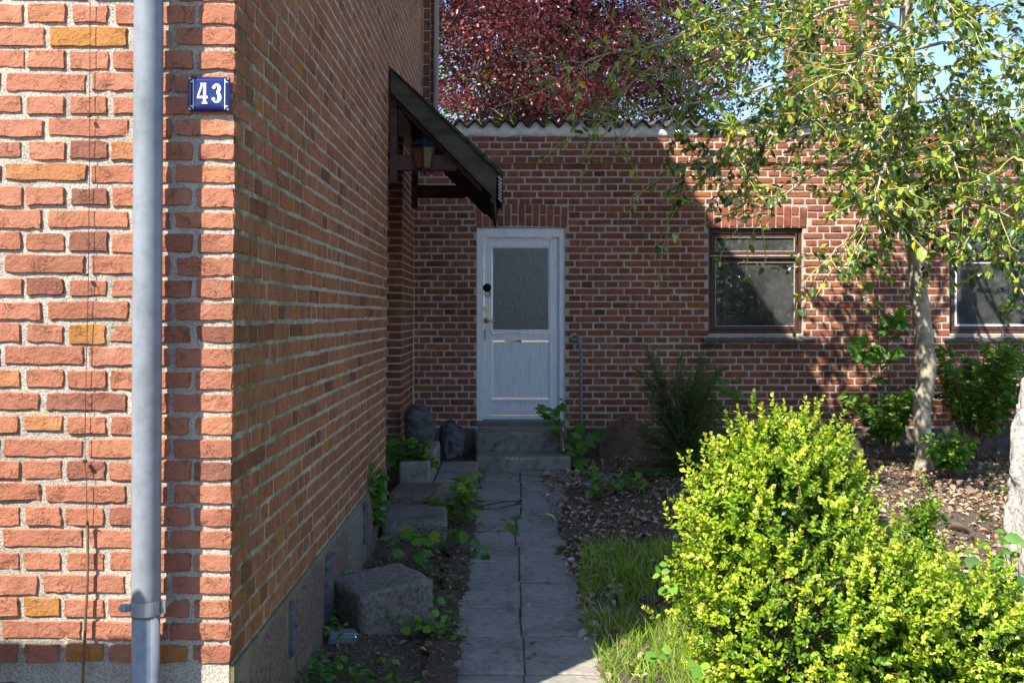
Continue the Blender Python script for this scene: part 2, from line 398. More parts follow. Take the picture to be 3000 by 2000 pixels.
# ------------------------------------------------------------------ ground and path
def build_ground():
    gx = np.concatenate([[-300, -60, -12], np.arange(-3, 7.01, .12), [14, 60, 300]])
    gy = np.concatenate([[-200, -30, -5], np.arange(2, 10.6, .12), [14, 60, 400]])
    X, Y = np.meshgrid(gx, gy); Z = gz(X, Y)
    inn = ((X > -2.9) & (X < 6.9) & (Y > 2.1) & (Y < 10.4))
    h = .022 * fbm(np.stack([X * 1.7, Y * 1.7, X * 0], -1), 4)
    band = np.exp(-((X - .1) / .45) ** 4)           # flat under the path
    left = np.clip((-.33 - X) / .25, 0, 1) * .05 + np.clip((X - .62) / .5, 0, 1) * .055
    Z = Z + np.where(inn, h * (1 - band) + left - .012 - .02 * band, -.03)
    V = np.stack([X, Y, Z], -1).reshape(-1, 3); a, b = len(gy), len(gx)
    i = np.arange(a - 1)[:, None] * b + np.arange(b - 1)[None]
    Fq = np.stack([i, i + 1, i + 1 + b, i + b], -1).reshape(-1, 4)
    o = link('ground', mesh('ground', V, Fq, M_ground, None, True)); tag(o, kind='structure')
    return X, Y, Z
GX, GY, GZ = build_ground()
def groundz(x, y):
    x = np.asarray(x, float); y = np.asarray(y, float)
    gx, gy = GX[0], GY[:, 0]
    i = np.clip(np.searchsorted(gx, x) - 1, 0, len(gx) - 2); j = np.clip(np.searchsorted(gy, y) - 1, 0, len(gy) - 2)
    fx = (x - gx[i]) / (gx[i + 1] - gx[i]); fy = (y - gy[j]) / (gy[j + 1] - gy[j])
    return (GZ[j, i] * (1 - fx) * (1 - fy) + GZ[j, i + 1] * fx * (1 - fy) + GZ[j + 1, i] * (1 - fx) * fy + GZ[j + 1, i + 1] * fx * fy)

def slab_geo(cx, cy, w, d, seed, z, thick=.05, rot=0):
    r = np.random.RandomState(seed); n = 7
    s = np.array([-1, -.975, -.5, 0, .5, .975, 1.0]); S, T = np.meshgrid(s, s)
    x = S * w / 2 + .0014 * r.randn(n, n) * (np.abs(S) > .99); y = T * d / 2 + .0014 * r.randn(n, n) * (np.abs(T) > .99)
    e = (np.abs(S) > .99) | (np.abs(T) > .99)
    zz = .0015 * r.randn(n, n) - .005 * e - .006 * (e & (r.rand(n, n) < .15))
    V = np.stack([x, y, zz], -1).reshape(-1, 3); V[:, 2] += V[:, 0] * r.randn() * .008 + V[:, 1] * r.randn() * .008
    Fc = [(j * n + i, j * n + i + 1, (j + 1) * n + i + 1, (j + 1) * n + i) for j in range(n - 1) for i in range(n - 1)]
    loop = [i for i in range(n)] + [j * n + n - 1 for j in range(1, n)] + [(n - 1) * n + i for i in range(n - 2, -1, -1)] + [j * n for j in range(n - 2, 0, -1)]
    m = len(V); low = V[loop].copy(); low[:, 2] -= thick; V = np.vstack([V, low]); L = len(loop)
    for k in range(L): Fc.append((loop[(k + 1) % L], loop[k], m + k, m + (k + 1) % L))
    c, q = math.cos(rot), math.sin(rot)
    V[:, :2] = V[:, :2] @ np.array([[c, q], [-q, c]])
    return V, Fc

path = link('path', mesh('path', [(-.28, 3.0, float(gz(0, 3.0)) - .004), (.46, 3.0, float(gz(0, 3.0)) - .004), (.46, 4.0, float(gz(0, 4)) - .004), (.50, 9.0, -.004), (.50, 9.25, -.003), (-.28, 9.25, -.003), (-.28, 9.0, -.004), (-.28, 4.0, float(gz(0, 4)) - .004)],
            [(0, 1, 2, 7), (7, 2, 3, 6), (6, 3, 4, 5)], M_joint)); tag(path, kind='structure')
def slab(cx, cy, w, d, seed, rot=0, dz=0):
    z = float(gz(cx, cy)) + .004 + dz
    V, Fc = slab_geo(cx, cy, w, d, seed, z, .05, rot)
    me = mesh('paving_slab', V, Fc, M_slab); return link('paving_slab', me, path, (cx, cy, z))
rows = [1976, 1866, 1779, 1706.6, 1646, 1599, 1553, 1511.7]
ys = [(E - float(gz(0, F * 1.42 / (y - CY)))) * F / (y - CY) for y in rows]
ys = [ys[0] - 2 * .447, ys[0] - .447] + ys
k = 0
for i in range(len(ys) - 1):
    y0, y1 = ys[i] + .004, ys[i + 1] - .004
    jx = [.083, .083, .083, .082, .08, .078, .077, .076, .078][i] + .004 * rs.randn()
    for (x0, x1) in ((jx - .335 - .015 * rs.rand(), jx - .0025), (jx + .0025, jx + .365 + .02 * rs.rand())):
        slab((x0 + x1) / 2, (y0 + y1) / 2, x1 - x0, y1 - y0, 100 + k, .006 * rs.randn(), .003 * rs.randn()); k += 1
yb0 = ys[-1] + .006
for (x0, x1, a, b) in ((-.27, .105, yb0, 7.42), (.115, .50, yb0, 7.40), (-.26, .115, 7.43, 7.83), (.125, .52, 7.41, 7.82), (-.25, .12, 7.84, 8.26), (.13, .53, 7.83, 8.25), (-.25, .125, 8.27, 8.70), (.135, .56, 8.26, 8.70), (-.24, .13, 8.71, 9.16), (.14, .58, 8.71, 9.16)):
    slab((x0 + x1) / 2, (a + b) / 2, x1 - x0, b - a, 140 + k, -.012, .004 * rs.randn()); k += 1
for (x0, x1, a, b) in ((.61, 1.0, 8.45, 9.0), (1.01, 1.42, 8.5, 8.95)):
    slab((x0 + x1) / 2, (a + b) / 2, x1 - x0, b - a, 160 + k, .05, .012); k += 1

# soil that has crept over the edges of the slabs
def soil_verge(xc, side, seed, y0=3.2, y1=9.1, wob=.035):
    yy = np.arange(y0, y1, .014); n = len(yy); q = np.column_stack([yy * 2.2, yy * 0 + seed, yy * 0])
    inner = xc(yy) - side * wob * (.6 * fbm(q, 3) + .5 * fbm(q * 7, 3)); V = []
    for (f, h) in ((0, .0062), (.03, .010), (.09, .017), (.16, .010)):
        x = inner + side * f * (1 + .3 * vnoise(q * 3 + f * 40)); V.append(np.column_stack([x, yy, gz(x, yy) + h + .005 * vnoise(q * 5 + f * 70)]))
    V = np.vstack(V); Fc = [(k * n + i, k * n + i + 1, (k + 1) * n + i + 1, (k + 1) * n + i) for k in range(3) for i in range(n - 1)]
    tag(link('soil_verge', mesh('soil_verge', V, [f[::-1] for f in Fc] if side < 0 else Fc, M_ground, None, True)), kind='structure')
soil_verge(lambda y: -.20 + 0 * y, -1, 3.3); soil_verge(lambda y: np.interp(y, [3, 4.5, 6, 7, 8.2, 9.1], [.42, .38, .36, .36, .50, .60]), 1, 8.1)
# ------------------------------------------------------------------ bricks
SD2 = (np.array([-1, -.97, -.92, -.8, -.6, -.4, -.2, 0, .2, .4, .6, .8, .92, .97, 1.0]), np.array([-1, -.9, -.7, -.25, .25, .7, .9, 1.0]))
SD2h = (np.array([-1, -.95, -.85, -.5, 0, .5, .85, .95, 1.0]), SD2[1])
SD1 = (np.array([-1, -.95, -.4, .4, .95, 1.0]), np.array([-1, -.85, 0, .85, 1.0]))
SD0 = (np.array([-1, -.94, .94, 1.0]), np.array([-1, -.8, .8, 1.0]))
def brick_local(L, H, detail, r, proud=0.0, drop=.005):
    s, t = SD0 if detail == 0 else SD1 if detail == 1 else (SD2 if L > .15 else SD2h)
    n, m = len(s), len(t); S, T = np.meshgrid(s, t)
    U = S * L / 2; V = T * H / 2
    eS = np.abs(S) > .999; eT = np.abs(T) > .999; e = eS | eT
    amp = (.0012, .0018, .0024)[detail]
    off = r.rand(3) * 100
    q = np.stack([U * 45, V * 45, U * 0], -1) + off
    U = U + (np.abs(S) > .9) * amp * (vnoise(q) * 1.2 + vnoise(q * 2.7)) - np.sign(S) * eT * (np.abs(S) > .9) * .0024
    V = V + (np.abs(T) > .85) * amp * (vnoise(q + 31) * 1.2 + vnoise(q * 2.7 + 9)) - np.sign(T) * eS * (np.abs(T) > .85) * .0022
    W = proud - drop * e
    if detail == 2:
        W = W + .0014 * fbm(q * .8 + 5, 3) * (~e)
        if r.rand() < .4:      # a broken corner or a pit
            cu, cv = (r.choice([-1, 1]) * L / 2 * r.uniform(.5, 1), r.choice([-1, 1]) * H / 2 * r.uniform(.3, 1))
            d = np.hypot(U - cu, V - cv); W = W - .006 * np.exp(-(d / .014) ** 2)
    else: W = W + .0012 * r.randn(m, n) * (~e)
    Vv = np.stack([U, V, W], -1).reshape(-1, 3)
    Fc = [(j * n + i, j * n + i + 1, (j + 1) * n + i + 1, (j + 1) * n + i) for j in range(m - 1) for i in range(n - 1)]
    loop = [i for i in range(n)] + [j * n + n - 1 for j in range(1, m)] + [(m - 1) * n + i for i in range(n - 2, -1, -1)] + [j * n for j in range(m - 2, 0, -1)]
    k = len(Vv); low = Vv[loop].copy(); low[:, 2] -= .016; Vv = np.vstack([Vv, low]); q = len(loop)
    for a in range(q): Fc.append((loop[(a + 1) % q], loop[a], k + a, k + (a + 1) % q))
    return Vv, Fc

class Wall:     # a face of brickwork: origin O, u axis U, up Z, outward N
    def __init__(s, O, U, Nn, mat, drop=.005, flat=1.0): s.drop = drop; s.flat = flat; s.O = np.array(O, float); s.U = np.array(U, float); s.N = np.array(Nn, float); s.mat = mat; s.flip = np.cross(s.U, [0, 0, 1]) @ s.N < 0
    def place(s, V): return V[:, :1] * s.U + V[:, 1:2] * np.array([0, 0, 1.0]) + V[:, 2:3] * s.N
    def brick(s, u0, u1, v0, v1, detail, r, tone, rot=0.0, proud=0.0):
        V, Fc = brick_local(u1 - u0, v1 - v0, detail, r, proud, s.drop)
        V[:, 2] *= s.flat
        a = rot + r.randn() * .006; c, q = math.cos(a), math.sin(a)
        V[:, :2] = V[:, :2] @ np.array([[c, q], [-q, c]])
        V[:, 2] += r.randn() * .0012 * s.flat
        if s.flip: Fc = [f[::-1] for f in Fc]
        ctr = s.O + (u0 + u1) / 2 * s.U + np.array([0, 0, (v0 + v1) / 2])
        return s.place(V), Fc, ctr, tone

def emit(bricks, parent, mat, n_single, score, stuffname='brickwork'):
    """the n_single best-scoring bricks as objects of their own, the rest as one part"""
    order = np.argsort([-score(b[2]) for b in bricks]); single = set(order[:n_single].tolist())
    acc = MB()
    for i, (V, Fc, c, t) in enumerate(bricks):
        if i in single:
            link('brick', mesh('brick', V, Fc, mat, t), parent, tuple(c))
        else: acc.add(V + c, Fc, t)
    if acc.n:
        o = acc.build(stuffname, mat, parent); tag(o, kind='stuff')

def tone_rand(r, mustard=.04):
    x = r.rand()
    if x < .07: return r.uniform(0, .12)
    if x < .07 + mustard: return r.uniform(.86, .95)
    return float(np.clip(r.normal(.5, .15), .13, .85))

# ---- the house -------------------------------------------------------
CXH, CYH = -.778, 3.0
LEAN = .0085
house = empty('brick_house', (CXH, CYH, E), (0, LEAN, 0))
tag(house, 'red brick house with sunlit front and shaded mossy side wall beside the path', 'house')
OFF = np.array([CXH, CYH, E])
Z0, PITCH, BH = .3765, .0656, .0518
HM = .1225
def courses(kind, end, q=.1005, j=.0145):
    """bricks (a, b) along a course, starting at the corner; kind: 0 headers, 1/2 stretchers"""
    out = []
    if kind == 0:
        u = 0
        while u < end: out.append((u, u + HM - j)); u += HM
    else:
        out.append((0, .170)); u = .170 + j
        if kind == 2: out.append((u, u + HM - j)); u += HM
        while u < end: out.append((u, u + 2 * HM - j)); u += 2 * HM
    return out
front_wall = link('front_wall', mesh('front_wall', np.array([(-4.2, 3.0065, -.3), (CXH - .0065, 3.0065, -.3), (CXH - .0065, 3.0065, 5.0), (-4.2, 3.0065, 5.0)]) - OFF, [(0, 1, 2, 3)], M_mortF, None), house)
side_wall_geo = MB()
RIDGE = [(3.0, 5.05), (5.72, 6.70), (9.7, 6.19)]
def quadx(mb, y0, y1, z0, z1, x=CXH - .0024):
    mb.add([(x, y0, z0), (x, y1, z0), (x, y1, z1), (x, y0, z1)], [(0, 1, 2, 3)])
quadx(side_wall_geo, 3.0065, 6.92, -.2, 2.9); quadx(side_wall_geo, 3.0065, 9.68, 2.9, 4.95)
side_wall_geo.add([(CXH - .0024, 3.0065, 4.95), (CXH - .0024, 9.68, 4.95), (CXH - .0024, 9.68, 6.19), (CXH - .0024, 5.72, 6.7), (CXH - .0024, 3.0065, 5.05)], [(0, 1, 2, 3, 4)])
# reveal of the entrance recess: near jamb, recess back, far face, wall on to the outbuilding
side_wall_geo.add([(CXH - .0065, 6.92, -.2), (-1.3, 6.92, -.2), (-1.3, 6.92, 2.9), (CXH - .0065, 6.92, 2.9)], [(0, 1, 2, 3)])
side_wall_geo.add([(-1.3, 6.92, -.2), (-1.3, 8.88, -.2), (-1.3, 8.88, 2.9), (-1.3, 6.92, 2.9)], [(0, 1, 2, 3)])
side_wall_geo.add([(-1.3, 6.92, 2.9), (-1.3, 9.68, 2.9), (CXH - .0065, 9.68, 2.9), (CXH - .0065, 6.92, 2.9)], [(0, 1, 2, 3)])
side_wall_geo.add([(-1.3, 8.8765, -.2), (-.8772, 8.8765, -.2), (-.8772, 8.8765, 2.905), (-1.3, 8.8765, 2.905)], [(0, 1, 2, 3)])
side_wall_geo.add([(-.8775, 8.8765, -.2), (-.8775, 10.07, -.2), (-.8775, 10.07, 2.905), (-.8775, 8.8765, 2.905)], [(0, 1, 2, 3)])
side_wall_geo.V = [v - OFF for v in side_wall_geo.V]
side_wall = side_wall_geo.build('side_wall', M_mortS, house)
# closed body of the house behind the faces (keeps the light out)
bodyg = MB(); bodyg.add(np.array([(-9, 3.02, 5.0), (CXH - .01, 3.02, 5.0), (CXH - .01, 9.68, 5.0), (-9, 9.68, 5.0), (-9, 9.68, 2.92), (CXH - .01, 9.68, 2.92), (-9, 3.02, 2.92)]) - OFF, [(0, 1, 2, 3), (3, 4, 5, 2), (0, 3, 4, 6)])
bodyg.build('rear_wall', M_back, house)
roofg = MB()
for (y0, z0), (y1, z1) in zip(RIDGE[:-1], RIDGE[1:]):
    dy = -.35 if y0 == 3.0 else 0
    s = (z1 - z0) / (y1 - y0)
    q = np.array([(-9, y0 + dy, z0 + dy * s), (-.70, y0 + dy, z0 + dy * s), (-.70, y1, z1), (-9, y1, z1)])
    roofg.add(np.vstack([q + [0, 0, .02], q + [0, 0, .14]]) - OFF, [(3, 2, 1, 0), (4, 5, 6, 7), (0, 1, 5, 4), (1, 2, 6, 5), (2, 3, 7, 6), (3, 0, 4, 7)])
roofg.build('roof', M_tile, house)
WF = Wall(np.array([CXH, 3.0, 0]) - OFF, (-1, 0, 0), (0, -1, 0), M_front)
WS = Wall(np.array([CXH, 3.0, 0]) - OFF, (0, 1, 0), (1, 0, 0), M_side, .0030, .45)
fb, sb = [], []
ctone = [tone_rand(rs) for _ in range(90)]
for i in range(60):
    z = Z0 + i * PITCH
    kf = 0 if i % 2 == 0 else (1 if i % 4 == 1 else 2)
    if z < 2.42:
        for kk, (a, b) in enumerate(courses(kf, 1.0)):
            jit = rs.randn(4) * .0022
            fb.append(WF.brick(max(a + jit[0], .001), b + jit[1], z + jit[2] - (0.006 * (a) if 0 else 0), z + BH + jit[3], 2, rs, ctone[i] if kk == 0 else tone_rand(rs)))
    ks = 0 if i % 2 == 1 else (1 if i % 4 == 0 else 2)
    for kk, (a, b) in enumerate(courses(ks, 6.66, j=.0185)):
        y1 = 3 + b
        if z > E + 960 * y1 / F + .15: continue
        lim = 6.92 if z < 2.9 else 9.68
        if 3 + a > lim - .03: continue
        if z < 2.9 and a > 3.5 and z < .3: continue
        b = min(b, lim - 3 - .002); jit = rs.randn(4) * .0018
        d = 1 if a < 1.2 else 0
        sb.append(WS.brick(max(a + jit[0], .004), b + jit[1], z + jit[2], z + BH - .0008 + jit[3], d, rs, ctone[i] if kk == 0 else tone_rand(rs, .012)))
emit(fb, front_wall, M_front, 400, lambda c: 1)
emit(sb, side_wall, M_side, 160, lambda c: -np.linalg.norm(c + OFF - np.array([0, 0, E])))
# frontal face at the far side of the entrance recess and the wall beyond it
WR = Wall(np.array([-.875, 8.87, 0]) - OFF, (-1, 0, 0), (0, -1, 0), M_back)
WQ = Wall(np.array([-.875, 8.87, 0]) - OFF, (0, 1, 0), (1, 0, 0), M_back, .003, .45)
rb = []
for i in range(-4, 40):
    z = .30 + i * .0667
    if z < .12: continue
    for (a, b) in courses(0 if i % 2 else 1, .34): rb.append(WR.brick(a + .002, min(b, .4), z, z + .052, 0, rs, tone_rand(rs) * .6))
    for (a, b) in courses(1 if i % 2 else 0, 1.15):
        if a < 1.15: rb.append(WQ.brick(a + .004, min(b, 1.19), z, z + .052, 0, rs, tone_rand(rs) * .8))
emit(rb, side_wall, M_back, 60, lambda c: -np.linalg.norm(c + OFF - np.array([-.9, 8.9, 1.2])), 'recess_brickwork')
# brick-on-edge verge at the far end of the gable, with a pale edge board
verge = MB().box(np.array([-.90, 9.69, 2.95]) - OFF, np.array([-.682, 9.95, 5.0]) - OFF).build('gable_verge', M_mortB, house)
WV = Wall(np.array([-.775, 9.683, 0]) - OFF, (1, 0, 0), (0, -1, 0), M_back)
for i in range(19):
    z = 2.97 + i * .104
    for (a, b, dz) in ((.002, .062, 0), (.068, .094, .05)):
        V, Fc, c, t = WV.brick(a, b, z + dz, z + dz + .094, 0, rs, rs.uniform(.02, .3)); link('brick', mesh('brick', V, Fc, M_back, t), verge, tuple(c))
MB().box(np.array([-.674, 9.64, 2.95]) - OFF, np.array([-.648, 9.97, 5.0]) - OFF, .002).build('verge_board', M_fence, house)

# ---- boulder plinth of the house ----------------------------------------
plinth = MB().box(np.array([-4.2, 3.008, -.35]) - OFF, np.array([CXH + .008, 3.3, Z0 - .012]) - OFF).box(np.array([-1.2, 3.3, -.35]) - OFF, np.array([CXH + .008, 6.9, Z0 - .012]) - OFF).build('plinth', M_mortS, house)
def blob_face(U0, U1, V0, V1, r, w=.012, n=9, chip=.05):
    s = np.linspace(-1, 1, n); S, T = np.meshgrid(s, s)
    q = np.maximum(np.abs(S), np.abs(T)); a = np.arctan2(T, S)
    ph = r.rand(6) * 6.28
    rad = 1 - chip * (.5 + .5 * np.sin(2 * a + ph[0])) - chip * (.5 + .5 * np.sin(5 * a + ph[1])) - .07 * np.abs(np.sin(2 * a)) ** 8 - .05 * vnoise(np.stack([S * 2.5 + ph[3] * 9, T * 2.5, S * 0], -1))
    U = (U0 + U1) / 2 + S * (U1 - U0) / 2 * rad; V = (V0 + V1) / 2 + T * (V1 - V0) / 2 * rad
    W = w * (1 - q ** 4) + .006 * fbm(np.stack([U * 14, V * 14, U * 0 + ph[2]], -1), 3) - .012 * (q > .99)
    V3 = np.stack([U, V, W], -1).reshape(-1, 3)
    Fc = [(j * n + i, j * n + i + 1, (j + 1) * n + i + 1, (j + 1) * n + i) for j in range(n - 1) for i in range(n - 1)]
    return V3, Fc
WP = Wall(np.array([CXH + .009, 3.0, 0]) - OFF, (0, 1, 0), (1, 0, 0), M_gran)
M_mortP = mortar_mat('dirty_plinth_mortar', (.32, .28, .20), (.20, .17, .12), .6)
plinth.data.materials[0] = M_mortP
uu = .02
for (w, a, b, mt) in ((.12, -.1, .30, M_boul), (.62, -.3, .345, M_gran), (.07, .12, .33, M_boul), (.66, -.3, .36, M_gran), (.16, .0, .33, M_boul), (.52, -.2, .34, M_gran), (.5, -.2, .355, M_granp), (.14, .1, .34, M_boul), (.55, -.2, .35, M_gran), (.45, -.2, .345, M_granp)):
    V, Fc = blob_face(uu, uu + w, a, b + .02, rs, .020, 15, .03)
    link('stone', mesh('stone', WP.O + WP.place(V), [f[::-1] for f in Fc] if WP.flip else Fc, mt, .5, True), plinth); uu += w + .006
WPF = Wall(np.array([CXH, 3.007, 0]) - OFF, (-1, 0, 0), (0, -1, 0), M_granp)
for (a, b, z0, z1, mt) in ((.02, .17, .0, .33, M_boul), (.19, .95, -.2, .335, M_granp), (.97, 1.6, -.2, .33, M_gran)):
    V, Fc = blob_face(a, b, z0, z1, rs, .03, 13, .1); link('stone', mesh('stone', WPF.O + WPF.place(V), [f[::-1] for f in Fc] if WPF.flip else Fc, mt, .5, True), plinth)

# ---- pent canopy over the side entrance ----------------------------------
can = empty('porch_canopy', (0, 0, 0)); can.parent = house
def hp(x, y, Y): return P(x, y, Y) - OFF
def slanted(name, pts, y0, y1, mat, bev=0):
    """a board: polygon pts (x, z) extruded from y0 to y1"""
    p = np.array(pts); n = len(p)
    V = np.vstack([np.column_stack([p[:, 0], np.full(n, y0), p[:, 1]]), np.column_stack([p[:, 0], np.full(n, y1), p[:, 1]])]) - OFF
    Fc = [tuple(range(n)), tuple(range(2 * n - 1, n - 1, -1))] + [(i, i + n, (i + 1) % n + n, (i + 1) % n) for i in range(n)]
    return link(name, mesh(name, V, [f[::-1] for f in Fc], mat, .5), can)
def xz(x, y, Y): p = P(x, y, Y); return (p[0], p[2])
Yn, Yf = 6.90, 8.92
top0, top1 = xz(1139, 204, Yn), xz(1454, 503, Yn)
slanted('barge_board', [xz(1139, 204, Yn), xz(1139, 270, Yn), xz(1448, 580, Yn), xz(1452, 500, Yn)], Yn, Yn + .03, M_canopy)
slanted('barge_board', [(top0[0], top0[1]), (top0[0], top0[1] - .14), (top1[0] - .02, top1[1] - .17), (top1[0], top1[1])], Yf, Yf + .03, M_canopy)
s_ = np.array(top1) - np.array(top0); s_ /= np.linalg.norm(s_); nrm = np.array([-s_[1], s_[0]]); nrm *= np.sign(nrm[1])
t0, t1 = np.array(top0), np.array(top1) + s_ * .02
slanted('roof_covering', [t0 + nrm * .004, t1 + nrm * .004, t1 + nrm * .03, t0 + nrm * .03 - [.03, 0]], Yn - .02, Yf + .05, M_moss)
for j in range(6):
    a = t0 + s_ * (.04 + .165 * j); b = a + s_ * .16
    slanted('roof_board', [a - nrm * .022, b - nrm * .022, b + nrm * .001, a + nrm * .001], Yn + .032, Yf - .002, M_cbrown)
for Yr in (Yn + .06, 8.60):      # rafters, wall posts and tie beams of the two brackets
    sh = (Yr - Yn) * 0
    a, b = t0 - nrm * .026, t1 - nrm * .026 - s_ * .03
    slanted('rafter', [a, a - [0, .15], b - nrm * .10 - [.02, .03], b - [0.0, .02]], Yr, Yr + .08, M_cbrown)
    zt = xz(1200, 455, Yn + .1)[1]; zb = xz(1200, 500, Yn + .1)[1]
    slanted('tie_beam', [(CXH + .02, zt), (CXH + .02, zb), (-.34, zb), (-.24, zt)], Yr + .01, Yr + .07, M_cbrown)
    slanted('wall_post', [(CXH + .004, 2.85), (CXH + .004, xz(0, 537, Yn + .1)[1]), (CXH + .05, xz(0, 537, Yn + .1)[1]), (CXH + .05, 2.85)], Yr - .004, Yr + .084, M_cbrown)
slanted('fascia', [(t1[0] - .06, t1[1] - .03), (t1[0] - .06, t1[1] - .17), (t1[0] - .035, t1[1] - .185), (t1[0] - .035, t1[1] - .03)], Yn + .034, Yf, M_canopy)
gut = MB()
for k in range(7):
    yy = Yn + .02 + k * .03
    gut.tube([(t1[0] - .01, yy, t1[1] - .01 - .02 * k), (t1[0] + .012, yy, t1[1] - .035 - .02 * k)], .007, 6)
gut.V = [v - OFF for v in gut.V]; gut.build('gutter_clip', M_band, can)

# ------------------------------------------------------------------ outbuilding
YB = 10.07
PXB = F / YB
def bx(x): return (x - CX) / PXB
def bz(y): return E - (y - CY) / PXB
XL, XR = bx(1212), 5.75
ZBOT, ZTOP, ZCORB = bz(1251), bz(405), bz(478)
D0x, D1x, DT, DB = bx(1397), bx(1654.5), bz(667), bz(1251)
W0x, W1x, WT, WB = bx(2076), bx(2352), bz(669), bz(984)
V0x, V1x = bx(2782), bx(3058)
out = empty('brick_outbuilding', (0, YB, 0))
tag(out, 'low red brick outbuilding with corrugated roof, white door and brown windows', 'outbuilding')
OB = np.array([0, YB, 0.0])
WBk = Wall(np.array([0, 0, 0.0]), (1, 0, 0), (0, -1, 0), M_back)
opens = [(D0x, D1x, -1, DT), (W0x, W1x, WB, WT), (V0x, V1x, WB, WT)]
bodyb = MB(); D = .25
xs_ = [XL, D0x, D1x, W0x, W1x, V0x, V1x, XR]
for a, b in ((XL - .05, D0x), (D1x, W0x), (W1x, V0x), (V1x, XR)): bodyb.box((a, .006, -.3), (b, D, DT))
for a, b in ((W0x, W1x), (V0x, V1x)): bodyb.box((a, .0061, -.3), (b, D, WB - .002))
bodyb.box((XL - .05, .0062, DT), (XR, D, ZCORB - .001)); bodyb.box((XL - .05, -.024, ZCORB), (XR, D, ZTOP + .03))
wall_b = bodyb.build('wall', M_mortB, out)
# soldier arches
arch = []
for (a, b, zb) in ((D0x - .012, D1x + .03, DT), (W0x - .03, W1x + .04, WT), (V0x - .03, V1x + .03, WT)):
    n = 13; w = (b - a) / n
    for i in range(n):
        u0, u1 = a + i * w + .006, a + (i + 1) * w - .006
        cam_ = .028 * (1 - ((i - (n - 1) / 2) / ((n - 1) / 2)) ** 2)
        rot = -(i - (n - 1) / 2) * .006; lo = zb + .003 + cam_ * .5; hi = zb + .20 + cam_
        if i % 2 == 0: arch.append(WBk.brick(u0, u1, lo, hi, 0, rs, tone_rand(rs), rot, .002))
        else:
            m_ = lo + .105; arch.append(WBk.brick(u0, u1, lo, m_, 0, rs, tone_rand(rs), rot, .002)); arch.append(WBk.brick(u0, u1, m_ + .014, hi, 0, rs, tone_rand(rs), rot, .002))
    opens.append((a, b, zb - .01, zb + .215))
bb = []
def cut_course(z0, z1, spans, kind, x0, x1, proud=0.0):
    zm = (z0 + z1) / 2; holes = sorted([(o[0], o[1]) for o in opens if o[2] < zm < o[3]])
    seg = []; c = x0
    for (h0, h1) in holes:
        if h0 > c: seg.append((c, h0))
        c = max(c, h1)
    if c < x1: seg.append((c, x1))
    base = [x0 + (.0, .06, .12)[kind], ]
    for (a, b) in seg:
        u = x0 - .3 + (.0, .06, .18)[kind]; step = .12 if kind == 0 else .24
        while u < b:
            l, r_ = max(u, a + .006), min(u + step - .0165, b - .004)
            if r_ - l > .032:
                j = rs.randn(4) * .0015
                bb.append(WBk.brick(l + j[0], r_ + j[1], z0 + j[2], z1 + j[3], 0, rs, tone_rand(rs), 0, proud))
            u += step
zc = ZCORB - .0667; i = 0; zs = []
while zc > ZBOT - .02: zs.append(zc); zc -= .0667
for i, z in enumerate(zs):
    cut_course(z + .006, z + .0570, None, (0, 1, 0, 2)[(i + 1) % 4], XL, XR - .02)
for i in range(4):
    z = ZCORB + .003 + i * .0667
    if z < ZTOP - .02: cut_course(z, min(z + .0535, ZTOP + .01), None, (0, 1, 0, 2)[i % 4], XL - .04, XR - .02, .030)
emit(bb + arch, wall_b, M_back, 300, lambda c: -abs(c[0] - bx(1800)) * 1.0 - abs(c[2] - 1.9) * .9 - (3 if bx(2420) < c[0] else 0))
# plinth band
pl = MB().box((XL, -.035, -.3), (bx(1393), .0, ZBOT - .006), .006).build('plinth', M_plb, out)
MB().box((bx(1660), -.035, -.3), (XR, .0, ZBOT - .007), .006).build('plinth', M_plb, out)
# corrugated cement roof with a mortared edge
def wave(x): return .031 * np.cos((x - bx(1348)) / .146 * 2 * math.pi)
xsn = np.arange(XL - .15, XR + .1, .146 / 10)
def roof_sheet(x0, x1, y0, y1, z0, slope, name='roof_sheet', lift=0):
    xx = np.arange(x0, x1 + 1e-6, .146 / 10); n = len(xx)
    V = []
    for (yy, dz) in ((y0, 0), (y1, 0), (y0, .013), (y1, .013)):
        V.append(np.column_stack([xx, np.full(n, yy), z0 + lift + (yy - y0) * slope + wave(xx) + dz]))
    V = np.vstack(V); Fc = []
    for i in range(n - 1):
        Fc += [(i, i + n, i + n + 1, i + 1), (2 * n + i, 2 * n + i + 1, 3 * n + i + 1, 3 * n + i), (i, i + 1, 2 * n + i + 1, 2 * n + i), (n + i, 3 * n + i, 3 * n + i + 1, n + i + 1)]
    Fc += [(0, 2 * n, 3 * n, n), (n - 1, 2 * n - 1, 4 * n - 1, 3 * n - 1)]
    return link(name, mesh(name, V, Fc, M_eternit, .5, False), roofb)
ZR = bz(367)
roofb = MB().box((XL - .1, .3, ZTOP + .02), (XR + .1, .36, ZR - .02)).build('roof', M_dbark, out)
sx0 = XL - .12
kx = 0
while sx0 < XR:
    roof_sheet(sx0, sx0 + .146 * 7.3, -.095 - .008 * (kx % 2), 3.0, ZR + .001, .12, lift=.009 * (kx % 2)); sx0 += .146 * 7; kx += 1
n = len(xsn); top = ZR + wave(xsn) - .004; bot = ZTOP + .012 + .010 * vnoise(np.column_stack([xsn * 9, xsn * 0, xsn * 0]))
Vw = np.vstack([np.column_stack([xsn, np.full(n, -.034), bot]), np.column_stack([xsn, np.full(n, -.038 + .008 * vnoise(np.column_stack([xsn * 12, xsn * 0 + 3, xsn * 0]))), (top + bot) / 2 + .01]), np.column_stack([xsn, np.full(n, -.024), top]), np.column_stack([xsn, np.full(n, .02), bot - .004])])
Fw = []
